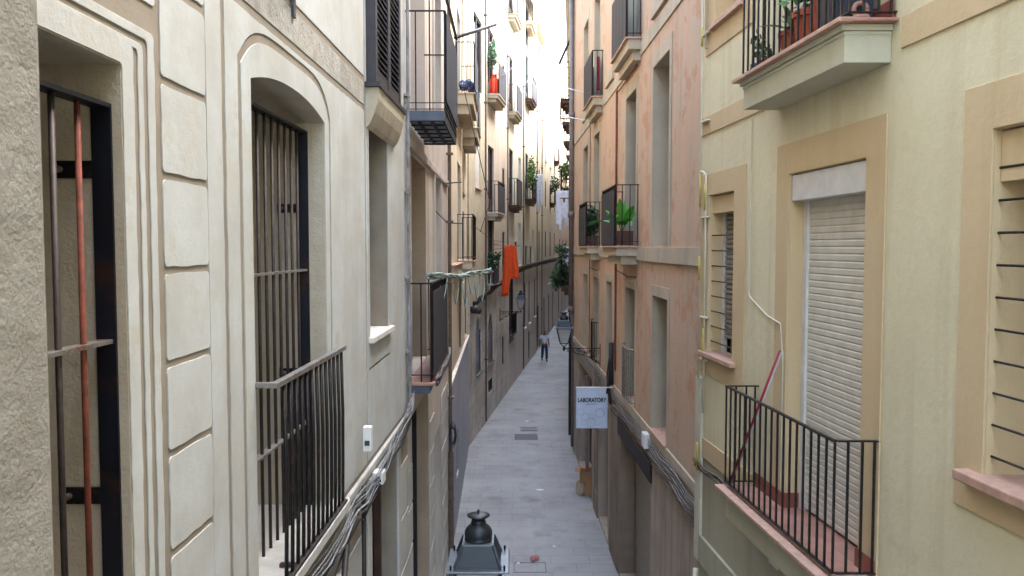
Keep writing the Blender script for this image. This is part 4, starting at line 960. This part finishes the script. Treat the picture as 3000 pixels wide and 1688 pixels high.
# plants on the far right balconies
def tree_plant(name, c, rad, n, ls, mat, lab, seed, droop=0):
    t = thing(name, c, lab, 'plant'); bm = BM(); foliage(bm, c, rad, n, ls, seed, droop=droop); 
    for k in range(3): foliage(bm, Vector(c) + Vector((random.uniform(-1, 1) * rad[0], random.uniform(-1, 1) * rad[1], random.uniform(-1, 1) * rad[2])), tuple(q * .5 for q in rad), n // 4, ls, seed + k + 1, droop=droop)
    obj('foliage', bm, mat, t, recalc=False)
    bm = BM()
    for k in range(4): tube(bm, [Vector(c) + Vector((0, 0, -rad[2])), Vector(c) + Vector((random.uniform(-.5, .5) * rad[0], random.uniform(-.5, .5) * rad[1], rad[2] * .5))], [.02, .008], 4)
    obj('stem', bm, 'cableb', t); return t
tree_plant('hanging_plant', FR.P(27.0, -.85, .32), (.32, .6, .42), 420, .12, 'leafd', 'large dark leafy plant overhanging the street beyond the pink building drainpipe', 21, .4)
tree_plant('balcony_plant', FR.P(31.6, 2.0, .30), (.3, .5, .45), 240, .12, 'leafd', 'dark balcony plant below the white laundry on the right side', 22)
tree_plant('balcony_plant', FR.P(36.8, 3.4, .30), (.32, .5, .45), 220, .13, 'leaf', 'green balcony plant above the white laundry on the right side', 23)
tree_plant('balcony_plant', FR.P(26.9, -.2, .35), (.2, .5, .3), 160, .10, 'leafd', 'small balcony plant just above the hanging plant', 24)
cloth('laundry', FR.P(26.0, 1.83, .57), FR.P(26.0, 1.83, .12) - FR.P(26.0, 1.83, .57), 1.3, 2.5, .03, 'cloth', 'white sheets hanging beyond the pink building on the right side of the street', 'laundry', seed=3, bottom=lambda u: (.86, 1.0, .7, .94)[min(3, int(u * 4))])
cloth('laundry', FR.P(30.6, -.0, .40), FR.P(30.6, 0, .12) - FR.P(30.6, 0, .40), .9, 2, .02, 'cloth', 'small pale cloth hanging low on the far right side of the street', 'laundry', seed=4)
# far left laundry and the orange cloth
p = FD.P(44.0, 4.0, .12); q = FD.P(44.0, 4.0, .68)
cloth('laundry', p, q - p, 2.0, 3, .04, 'cloth', 'white and pale blue clothes hanging outside the pale yellow building', 'laundry', seed=5, bottom=lambda u: (.9, .72, 1.05, .85)[min(3, int(u * 4))])
p = Vector((-.40, 29.5, H + .04)); wv = Vector((.68, .04, 0))
cloth('orange_cloth', p, wv, 1.75, 1.6, .045, 'orange', 'bright orange cloth hanging over the street from a clothes line', 'cloth', n=40, taper=.35, seed=6, hump=.05, bottom=lambda u: (1.08 if u < .40 else (1.08 - 3.3 * (u - .40) if u < .5 else .74 - .10 * (u - .5))) )
bm = BM(); tube(bm, [FD.P(29.5, .10, 0), (-.36, 29.5, H + .06), (.3, 29.54, H + .05)], .006, 5); tube(bm, [FD.P(29.6, -.1, 0), (.28, 29.5, H + .04)], .008, 5)
obj('clothes_line', bm, 'irong', label='thin clothes line carrying the orange cloth', cat='clothes line')
# gas bottle, blue bundle, plants on left balconies
c_ = FD.P(28.95, 5.48, .22); t_ = thing('gas_bottle', c_, 'orange gas bottle on a balcony of the pinkish beige building', 'gas bottle'); bm = BM()
lathe(bm, c_, [(.15, 0), (.165, .04), (.165, .5), (.12, .58), (.05, .6)], 16); obj('cylinder', bm, 'bottle', t_, smooth=True); bm = BM(); lathe(bm, c_ + Vector((0, 0, .6)), [(.10, 0), (.10, .1), (.085, .1)], 12); obj('collar', bm, 'bottle', t_)
tree_plant('balcony_plant', FD.P(29.0, 6.9, .12), (.16, .3, .35), 200, .12, 'leafg', 'grey green plant above the orange gas bottle', 31)
tree_plant('balcony_plant', FD.P(28.95, -.55, .18), (.22, .4, .28), 260, .10, 'leafd', 'dark plant on the low balcony left of the orange cloth', 32)
tree_plant('balcony_plant', FD.P(41.7, 3.6, .35), (.28, .6, .8), 420, .12, 'leaf', 'tall green plant on the balcony behind the white laundry', 33)
tree_plant('balcony_plant', FD.P(58.5, 4.6, .3), (.35, .6, .55), 240, .16, 'leafd', 'small plant on a far balcony of the plain ochre building', 34)
bm = BM(); c_ = FC.P(19.45, 3.72, .24)
for k in range(7): 
    rd = random.Random(k); lathe(bm, c_ + Vector((rd.uniform(-.14, .14), rd.uniform(-.05, .3), rd.uniform(0, .22))), [(.04, 0), (.11, .04), (.12, .1), (.06, .18), (.02, .2)], 9)
obj('wrapped_bundle', bm, 'bluecloth', smooth=True, label='blue wrapped bundle on the upper balcony of the ochre cream building', cat='bundle')

# clothes poles crossing at left
for i, (a, b, m_, r_, lab) in enumerate(((Vector((-.69, 9.8, H + 2.54)), Vector((-.24, 12.0, H + 3.3)), 'irong', .022, 'grey clothes pole reaching out above the screened upper balcony'),
        (FD.P(29.3, 6.2, .42), FD.P(31.5, 7.3, .95), 'cable', .012, 'pale clothes pole beyond the gas bottle balcony'),
        (FD.P(35.0, 6.8, .42), FD.P(36.8, 7.9, .9), 'cable', .012, 'pale clothes pole on the cream building upper balcony'))):
    bm = BM(); tube(bm, [a, (Vector(a) + Vector(b)) / 2, b], r_, 6); obj('clothes_pole', bm, m_, smooth=True, label=lab, cat='clothes pole')
for i, (h, ya, yb, x0, x1, lab) in enumerate(((3.25, 20.0, 19.4, 1.12, 1.70, 'upper white clothes pole above the far balcony of the pink building'), (2.75, 20.2, 19.6, 1.2, 1.72, 'lower white clothes pole above the far balcony of the pink building'))):
    bm = BM(); tube(bm, [(x0, ya, H + h + (.75 if i == 0 else .55)), (x1, yb, H + h + (.48 if i == 0 else .35))], .014, 6); tube(bm, [(x1, yb, H + h + (.48 if i == 0 else .35)), FP.P(yb, h + (.45 if i == 0 else .33), 0)], .01, 5); obj('clothes_pole', bm, 'elec', smooth=True, label=lab, cat='clothes pole')
# rolled net clothes line (pale green) with hanging ropes
bm = BM(); a = FB.P(9.6, -.36, .30); b = Vector((FC.P(16.0, 0, .6).x + .02, 16.2, H - .52)); a = Vector((-.90, 8.6, H - .31)); b = Vector((-.30, 11.6, H - .33))
for k in range(6):
    rd = random.Random(k); pts = [a.lerp(b, t / 12) + Vector((rd.uniform(-.03, .03), 0, rd.uniform(-.035, .03) - .03 * math.sin(math.pi * t / 12))) for t in range(13)]; tube(bm, pts, .014, 5)
for k, t in enumerate((.12, .3, .45, .55, .65, .75, .9)):
    p1 = a.lerp(b, t); p2 = a.lerp(b, min(1, t + .12)); L = .30 + .08 * (k % 3)
    tube(bm, [p1, p1.lerp(p2, .2) - Vector((0, 0, L * .6)), p1.lerp(p2, .5) - Vector((0, 0, L)), p1.lerp(p2, .8) - Vector((0, 0, L * .6)), p2], .008, 4)
obj('folded_drying_rack', bm, 'rope', smooth=True, label='folded pale green clothes rack with looping ropes beside the lower screened balcony', cat='clothes rack')
# cable bundles on the left side
cables('cable_bundle', FA, [(3.3, -1.55), (4.2, -1.70), (4.9, -1.62), (5.5, -1.66), (6.4, -1.58), (7.59, -1.45)], 7, .13, .006, 'cable', 'pale grey cable bundle hanging along the cream stucco building', sag=.03, seed=2, d=.07)
cables('cable_bundle', FA, [(3.3, -1.66), (4.3, -1.78), (5.0, -1.70), (5.3, -1.72), (6.4, -1.66), (7.59, -1.50)], 3, .08, .006, 'cabled', 'dark cable bundle under the pale one on the cream stucco building', sag=.04, seed=3, d=.06)
bm = BM(); tube(bm, [FA.P(5.25, -1.6, .06), FA.P(5.28, -2.4, .05), FA.P(5.28, -3.8, .05), FA.P(5.28, -6.2, .04)], .017, 6); tube(bm, [FA.P(4.6, -1.75, .09), FA.P(4.45, -2.02, .10), FA.P(4.3, -2.1, .07)], .02, 6); obj('drop_cable', bm, 'cabled', smooth=True, label='thick dark cable dropping down the cream stucco wall', cat='cable')
for (y, h, s_, lab) in ((5.35, -1.30, (.03, .03, .085), 'tall white electric box above the cables on the cream building'), (5.75, -1.68, (.04, .06, .045), 'tilted white junction box among the cables on the cream building'), (4.5, -1.98, (.035, .05, .08), 'small white socket box hanging low on the cream wall')):
    t_ = thing('junction_box', FA.P(y, h, .06), lab, 'junction box'); c_ = FA.P(y, h, .07); bm = BM(); wbox(bm, c_.x - s_[0], c_.x + s_[0], c_.y - s_[1], c_.y + s_[1], c_.z - s_[2], c_.z + s_[2]); obj('case', bm, 'elec', t_, bevel=.008)
    bm = BM(); wbox(bm, c_.x - s_[0] * .5, c_.x + s_[0] * .6, c_.y - s_[1] - .006, c_.y - s_[1] - .001, c_.z - s_[2] * .5, c_.z - s_[2] * .1); obj('socket', bm, 'panel', t_)
cables('cable_bundle', FD, [(25.2, -1.82), (26.5, -1.72), (28, -1.62), (30, -1.50), (33, -1.32), (35.5, -1.22), (38, -1.12), (41, -1.05), (45, -1.02), (50, -1.0), (56, -1.02), (66, -1.0)], 6, .16, .03, 'cabled', 'dark cable bundle running all along the left side beyond the bend', sag=.05, seed=12, d=.08)
cables('cable_bundle', FD, [(37, -1.0), (40, -.93), (46, -.9), (54, -.88), (66, -.86)], 2, .05, .03, 'cableb', 'brown pipe run above the dark cables far down the left side', sag=.02, seed=13, d=.10)
bm = BM(); c_ = FD.P(25.3, -2.0, .12)
lathe(bm, c_, [(.05, -.12), (.16, -.10), (.2, 0), (.16, .1), (.05, .14)], 12); tube(bm, [c_, c_ + Vector((.18, -.1, -.05))], .09, 10); obj('cable_joint', bm, 'cabled', smooth=True, label='black cable joint box at the bend of the left facades', cat='junction box')
bm = BM(); tube(bm, [FC.P(16.5, 3.3, .3), (-.55, 20, H + 1.1), FD.P(26.5, .5, .1)], .01, 5); tube(bm, [FC.P(20.0, .55, .36), (-.6, 24, H + .2), FD.P(34, .2, .1)], .008, 5); obj('overhead_cable', bm, 'cabled', label='thin cable slung diagonally in front of the mottled cream building', cat='cable')

# ================================================================== street lamps
def make_lamp(loc, side, lab):
    """lantern standing on the tip of a wrought iron arm; side = +1 when the wall is towards +X"""
    loc = Vector(loc); t = thing('street_lamp', loc, lab, 'street lamp', 'wrought iron wall lanterns'); o = loc
    bm = BM(); s0, s1, z0, z1 = .085, .165, .09, .43
    for sx in (-1, 1):
        for sy in (-1, 1): tube(bm, [o + Vector((sx * s0, sy * s0, z0)), o + Vector((sx * s1, sy * s1, z1))], .016, 4)
    for s_, z in ((s0, z0), (s1, z1)):
        for a, b in (((-1, -1), (1, -1)), ((1, -1), (1, 1)), ((1, 1), (-1, 1)), ((-1, 1), (-1, -1))): tube(bm, [o + Vector((a[0] * s_, a[1] * s_, z)), o + Vector((b[0] * s_, b[1] * s_, z))], .013, 4)
    for sx in (-1, 1): tube(bm, [o + Vector((sx * s0, 0, z0)), o + Vector((sx * .05, 0, .04)), o + Vector((0, 0, .0))], .010, 5)
    obj('lantern_frame', bm, 'lampm', t)
    bm = BM(); c = [o + Vector((sx * (s0 - .004), sy * (s0 - .004), z0)) for sx, sy in ((-1, -1), (1, -1), (1, 1), (-1, 1))] + [o + Vector((sx * (s1 - .004), sy * (s1 - .004), z1)) for sx, sy in ((-1, -1), (1, -1), (1, 1), (-1, 1))]
    hexa(bm, c); obj('lantern_glass', bm, 'lampg', t)
    def fr(bm, a, za, b, zb): hexa(bm, [o + Vector((sx * a, sy * a, za)) for sx, sy in ((-1, -1), (1, -1), (1, 1), (-1, 1))] + [o + Vector((sx * b, sy * b, zb)) for sx, sy in ((-1, -1), (1, -1), (1, 1), (-1, 1))])
    bm = BM(); fr(bm, .225, .443, .222, .458); pl_ = obj('roof_plate', bm, 'lampe', t, bevel=.003)
    for sx in (-1, 1):
        for sy in (-1, 1): bm = BM(); p_ = o + Vector((sx * .19, sy * .19, .458)); tube(bm, [p_, p_ + Vector((0, 0, .035))], .008, 6); obj('bolt', bm, 'iron', pl_)
    bm = BM(); fr(bm, .163, .459, .108, .60); rf = obj('roof', bm, 'lampm', t)
    bm = BM(); fr(bm, .114, .60, .112, .612)
    for sx in (-1, 1):
        for sy in (-1, 1): tube(bm, [o + Vector((sx * .164, sy * .164, .462)), o + Vector((sx * .110, sy * .110, .604))], .013, 5)
    obj('roof_edges', bm, 'lampe', rf)
    bm = BM(); lathe(bm, o + Vector((0, 0, .612)), [(.098, 0), (.102, .012), (.096, .0145), (.101, .03), (.101, .06), (.092, .082), (.075, .1), (.056, .112), (.050, .12), (.057, .128), (.050, .136), (.050, .156), (.082, .174), (.084, .179), (.05, .187), (.012, .192), (.006, .194), (.010, .206), (.007, .218), (.003, .221)], 28)
    obj('chimney', bm, 'lampm', t, smooth=True)
    bm = BM(); s = side; L = .83
    lathe(bm, o, [(.012, -.09), (.03, -.06), (.02, -.03), (.03, 0)], 10)
    tube(bm, [o + Vector((0, 0, -.03)), o + Vector((s * L, 0, -.03))], .012, 6)
    def spiral(cx, cz, r, turns, a0, dr=1):
        pts = []
        for k in range(22):
            u = k / 21; a = a0 + dr * turns * 2 * math.pi * u; rr = r * (1 - .82 * u); pts.append(o + Vector((s * (cx + rr * math.cos(a)), 0, cz + rr * math.sin(a))))
        tube(bm, pts, .0075, 5)
    tube(bm, [o + Vector((s * L, 0, -.40)), o + Vector((s * (L - .12), 0, -.30)), o + Vector((s * (L - .34), 0, -.20)), o + Vector((s * (L - .58), 0, -.13)), o + Vector((s * .12, 0, -.04))], .010, 6)
    spiral(L - .13, -.15, .10, 1.6, 0); spiral(L - .33, -.11, .065, 1.5, math.pi); spiral(L - .50, -.085, .05, 1.4, 0); spiral(.12, -.085, .045, 1.4, math.pi / 2); spiral(L - .07, -.33, .05, 1.3, math.pi); spiral(L - .24, -.24, .04, 1.2, .5)
    for k in range(7): a = random.Random(k); p_ = o + Vector((s * (L - .15 - k * .05), 0, -.12)); tube(bm, [p_, p_ + Vector((s * a.uniform(-.05, .05), 0, a.uniform(-.07, .07)))], .012, 4)
    wbox(bm, *(sorted((o.x + s * (L - .012), o.x + s * (L + .03)))), o.y - .02, o.y + .02, o.z - .45, o.z + .06)
    obj('bracket', bm, 'iron', t)
    return t
make_lamp(FA.P(5.7, -2.74, .80), -1, 'nearest lantern at the bottom of the view, seen from above on the cream building')
make_lamp(FP.P(18.0, -2.27, .83), 1, 'lantern on the pink building, right side of the street')
make_lamp(FD.P(31.9, -2.55, .85), -1, 'lantern on the left side of the street below the orange cloth')

# ================================================================== person
def skin_chain(name, verts, edges, mat, parent, sub=1, root=0):
    me = bpy.data.meshes.new(name); me.from_pydata([v[:3] for v in verts], edges, []); o = bpy.data.objects.new(name, me); COL.objects.link(o)
    sk = o.modifiers.new('skin', 'SKIN'); sk.use_smooth_shade = True
    if not me.skin_vertices:
        bpy.context.view_layer.objects.active = o
    for i, v in enumerate(verts):
        s = me.skin_vertices[0].data[i]; s.radius = (v[3], v[4] if len(v) > 4 else v[3]); s.use_root = (i == root)
    sb = o.modifiers.new('sub', 'SUBSURF'); sb.levels = sub; sb.render_levels = sub
    bpy.context.view_layer.update()
    dg = bpy.context.evaluated_depsgraph_get(); me2 = bpy.data.meshes.new_from_object(o.evaluated_get(dg)); bpy.data.objects.remove(o)
    o = bpy.data.objects.new(name, me2); COL.objects.link(o); me2.materials.clear(); me2.materials.append(M[mat]); o.parent = parent
    for p_ in me2.polygons: p_.use_smooth = True
    return o
py = 43.6; px = (1370 - 1288) / 2000 * py
man = thing('person', (px, py, 0), 'person in a white t-shirt and blue jeans walking up the street', 'person')
V = [(0, 0, .96, .12, .09), (0, .01, 1.15, .115, .085), (0, .02, 1.34, .15, .10), (0, .01, 1.44, .075, .065), (0, -.0, 1.52, .055, .055), (0, -.015, 1.60, .075, .09), (0, -.01, 1.69, .07, .085),
     (.17, .01, 1.40, .055, .055), (.235, .02, 1.13, .042, .042), (.245, -.06, .90, .03, .03), (.245, -.08, .84, .035, .022),
     (-.17, .01, 1.40, .055, .055), (-.25, .04, 1.14, .042, .042), (-.27, .02, .90, .03, .03), (-.27, .01, .83, .035, .022),
     (.09, 0, .88, .095, .095), (.10, -.13, .52, .065, .065), (.10, -.12, .10, .045, .045), (.11, -.24, .045, .045, .035),
     (-.09, 0, .88, .095, .095), (-.10, .03, .50, .065, .065), (-.10, .20, .14, .045, .045), (-.11, .11, .05, .045, .035)]
Eg = [(0, 1), (1, 2), (2, 3), (3, 4), (4, 5), (5, 6), (2, 7), (7, 8), (8, 9), (9, 10), (2, 11), (11, 12), (12, 13), (13, 14), (0, 15), (15, 16), (16, 17), (17, 18), (0, 19), (19, 20), (20, 21), (21, 22)]
for hi, sx in ((10, 1), (14, -1)):
    b0 = V[hi]
    for k in range(4):
        n0 = len(V); V.append((b0[0] + sx * .0, b0[1] - .03 + k * .02, b0[2] - .05, .010)); V.append((b0[0] - sx * .012, b0[1] - .035 + k * .021, b0[2] - .09 + abs(k - 1.4) * .006, .008)); Eg += [(hi, n0), (n0, n0 + 1)]
    n0 = len(V); V.append((b0[0] - sx * .01, b0[1] - .055, b0[2] - .02, .011)); V.append((b0[0] - sx * .02, b0[1] - .065, b0[2] - .055, .009)); Eg += [(hi, n0), (n0, n0 + 1)]
skin_chain('body', V, Eg, 'skin', man)
skin_chain('tshirt', [(0, 0, .90, .165, .13), (0, .01, 1.12, .15, .118), (0, .02, 1.34, .17, .12), (0, .01, 1.43, .09, .08), (.18, .01, 1.39, .075, .075), (.225, .015, 1.22, .066, .066), (-.18, .01, 1.39, .075, .075), (-.235, .03, 1.22, .066, .066)], [(0, 1), (1, 2), (2, 3), (2, 4), (4, 5), (2, 6), (6, 7)], 'tshirt', man)
skin_chain('jeans', [(0, 0, .98, .145, .112), (.09, 0, .88, .11, .11), (.10, -.13, .52, .085, .085), (.10, -.12, .11, .068, .068), (-.09, 0, .88, .11, .11), (-.10, .03, .50, .085, .085), (-.10, .20, .15, .068, .068)], [(0, 1), (1, 2), (2, 3), (0, 4), (4, 5), (5, 6)], 'jeans', man)
skin_chain('hair', [(0, .02, 1.66, .075, .085), (0, .01, 1.715, .068, .08)], [(0, 1)], 'hair', man)
for sx, yy, zz in ((.105, -.12, .05), (-.105, .20, .07)):
    skin_chain('shoe', [(sx, yy + .03, zz, .05, .045), (sx * 1.08, yy - .12, zz - .01, .045, .03)], [(0, 1)], 'shoe', man)
bm = BM(); 
for sx in (-1, 1): lathe(bm, (sx * .028, -.098, 1.615), [(.002, -.008), (.009, 0), (.002, .008)], 8)
o_ = obj('eyes', bm, 'hair'); o_.parent = man
bm = BM(); hexa(bm, [(-.012, -.10, 1.575), (.012, -.10, 1.575), (.012, -.08, 1.575), (-.012, -.08, 1.575), (-.006, -.108, 1.60), (.006, -.108, 1.60), (.006, -.08, 1.615), (-.006, -.08, 1.615)]); o_ = obj('nose', bm, 'skin'); o_.parent = man
bm = BM(); wbox(bm, -.022, .022, -.102, -.085, 1.548, 1.556); o_ = obj('mouth', bm, 'pinkrag'); o_.parent = man
man.rotation_euler = (0, 0, R(8))

# ================================================================== litter, boxes, covers on the paving
def gp(u, v):                                     # a spot on the paving
    t = R(2.95); x, y = (u - 1287.5) / 2000, -(v - 724.5) / 2000; dy = math.cos(t) + y * math.sin(t); dz = -math.sin(t) + y * math.cos(t)
    k = -H / dz; return Vector((x * k, dy * k, 0))
def carton(c, sx, sy, sz, rot, lab, open_=True):
    t = thing('cardboard_box', c, lab, 'box'); m4 = Matrix.Translation(c) @ Matrix.Rotation(rot, 4, 'Z'); w = .008; bm = BM()
    wbox(bm, -sx, sx, -sy, sy, 0, .01); wbox(bm, -sx, -sx + w, -sy, sy, .01, sz); wbox(bm, sx - w, sx, -sy, sy, .01, sz); wbox(bm, -sx + w, sx - w, -sy, -sy + w, .01, sz); wbox(bm, -sx + w, sx - w, sy - w, sy, .01, sz)
    bm.transform(m4); obj('carton', bm, 'card', t)
    bm = BM()
    if open_:
        for (a, b, dx, dy) in (((-sx, -sy), (sx, -sy), 0, -1), ((-sx, sy), (sx, sy), 0, 1), ((-sx, -sy), (-sx, sy), -1, 0), ((sx, -sy), (sx, sy), 1, 0)):
            q = .12; hexa(bm, [(a[0], a[1], sz), (b[0], b[1], sz), (b[0] + dx * q, b[1] + dy * q, sz + .03), (a[0] + dx * q, a[1] + dy * q, sz + .03), (a[0], a[1], sz + .005), (b[0], b[1], sz + .005), (b[0] + dx * q, b[1] + dy * q, sz + .036), (a[0] + dx * q, a[1] + dy * q, sz + .036)])
    else: wbox(bm, -sx, sx, -sy, sy, sz, sz + .008)
    bm.transform(m4); obj('flaps', bm, 'card', t)
    bm = BM(); wbox(bm, -sx + w + .002, sx - w - .002, -sy + w + .002, sy - w - .002, .012, sz * .45); bm.transform(m4); obj('contents', bm, 'cardi', t)
g0_ = gp(1497, 1247)
carton(g0_ + Vector((-.02, .18, 0)), .26, .2, .30, .05, 'closed cardboard box under the open one by the stone pillar', False)
carton(g0_ + Vector((-.12, .18, .315)), .255, .19, .28, -.12, 'open cardboard box on top of the closed box by the stone pillar')
bm = BM(); c_ = g0_ + Vector((-.36, .12, 0)); lathe(bm, c_, [(.09, 0), (.13, .05), (.12, .2), (.08, .32), (.03, .38)], 9)
for v_ in bm.verts: v_.co += Vector((random.uniform(-.02, .02), random.uniform(-.02, .02), random.uniform(-.01, .02) if v_.co.z > .02 else 0))
obj('paper_bag', bm, 'bag', label='crumpled pale bag leaning beside the cardboard boxes', cat='bag')
def scrap(u, v, s, asp, mat, lab, seed, nm='paper_scrap', cat='litter'):
    c = gp(u, v); rd = random.Random(seed); bm = BM(); n = 7; ctr = bm.verts.new(c + Vector((0, 0, .02 + s * .08))); ring = []
    for k in range(n): a = 6.28 * k / n; rr = s * rd.uniform(.55, 1); ring.append(bm.verts.new(c + Vector((rr * math.cos(a), rr * asp * math.sin(a), rd.uniform(.006, .03)))))
    ctr2 = bm.verts.new(c + Vector((0, 0, .005)))
    for k in range(n): bm.faces.new((ctr, ring[k], ring[(k + 1) % n])); bm.faces.new((ctr2, ring[(k + 1) % n], ring[k]))
    obj(nm, bm, mat, label=lab, cat=cat)
scrap(1358, 1233, .16, .35, 'paper', 'white paper scrap in the middle of the paving before the boxes', 1)
scrap(1394, 1376, .05, .8, 'paper', 'small white scrap on the paving right of the nearest lantern', 2)
scrap(1303, 1418, .05, .9, 'paper', 'tiny white scrap at the corner of the square cover', 3)
scrap(1326, 1060, .09, .7, 'paper', 'pale scrap beyond the round grate in the paving', 4)
bm = BM(); c_ = gp(1343, 1410)
for k in range(9): rd = random.Random(k); lathe(bm, c_ + Vector((rd.uniform(-.06, .07), rd.uniform(-.05, .05), 0)), [(.02, 0), (.045, .02), (.035, .06), (.01, .09)], 7)
obj('pink_rag', bm, 'pinkrag', label='crumpled pink rag lying beside the square cover', cat='rag')
def cover(u0, v0, u1, v1, lab, kind):
    a, b = gp(u0, v1), gp(u1, v0); x0, x1, y0, y1 = a.x, b.x, a.y, b.y
    if x1 < x0: x0, x1 = x1, x0
    bm = BM()
    if kind == 'frame':
        for q in ((x0, x1, y0, y0 + .015), (x0, x1, y1 - .015, y1), (x0, x0 + .015, y0 + .015, y1 - .015), (x1 - .015, x1, y0 + .015, y1 - .015)): wbox(bm, q[0], q[1], q[2], q[3], -.01, .005)
    elif kind == 'grate':
        n = 9
        wbox(bm, x0, x1, y0, y0 + .03, -.01, .008); wbox(bm, x0, x1, y1 - .03, y1, -.01, .008)
        for i in range(n + 1): x = x0 + (x1 - x0) * i / n; wbox(bm, x - .012, x + .012, y0 + .03, y1 - .03, -.01, .008)
    else:
        wbox(bm, x0, x1, y0, y1, -.01, .006)
    obj('drain_grate' if kind == 'grate' else 'access_cover', bm, 'grate' if kind != 'grate' else 'iron', label=lab, cat='drain grate' if kind == 'grate' else 'manhole cover')
cover(1292, 1415, 1372, 1440, 'square outlined cover in the paving at the bottom of the view', 'frame')
cover(1294, 1092, 1351, 1106, 'dark rectangular metal cover in the paving in front of the grate', 'plate')
cover(1310, 1075, 1350, 1084, 'slotted iron drain grate in the middle of the street', 'grate')
# wires coil at the far edge of the stone building
bm = BM(); c_ = FB.P(13.0, -3.1, .09)
for k in range(6): tube(bm, [c_ + Vector((.06 * math.cos(a / 8 * 6.28) * (1 - k * .08), .04 * math.sin(a + k), .22 * math.sin(a / 8 * 6.28) * (1 - k * .1))) for a in range(9)], .006, 4)
obj('wire_coil', bm, 'cabled', label='coil of dark wire hanging on the far corner of the stone building', cat='wire coil')
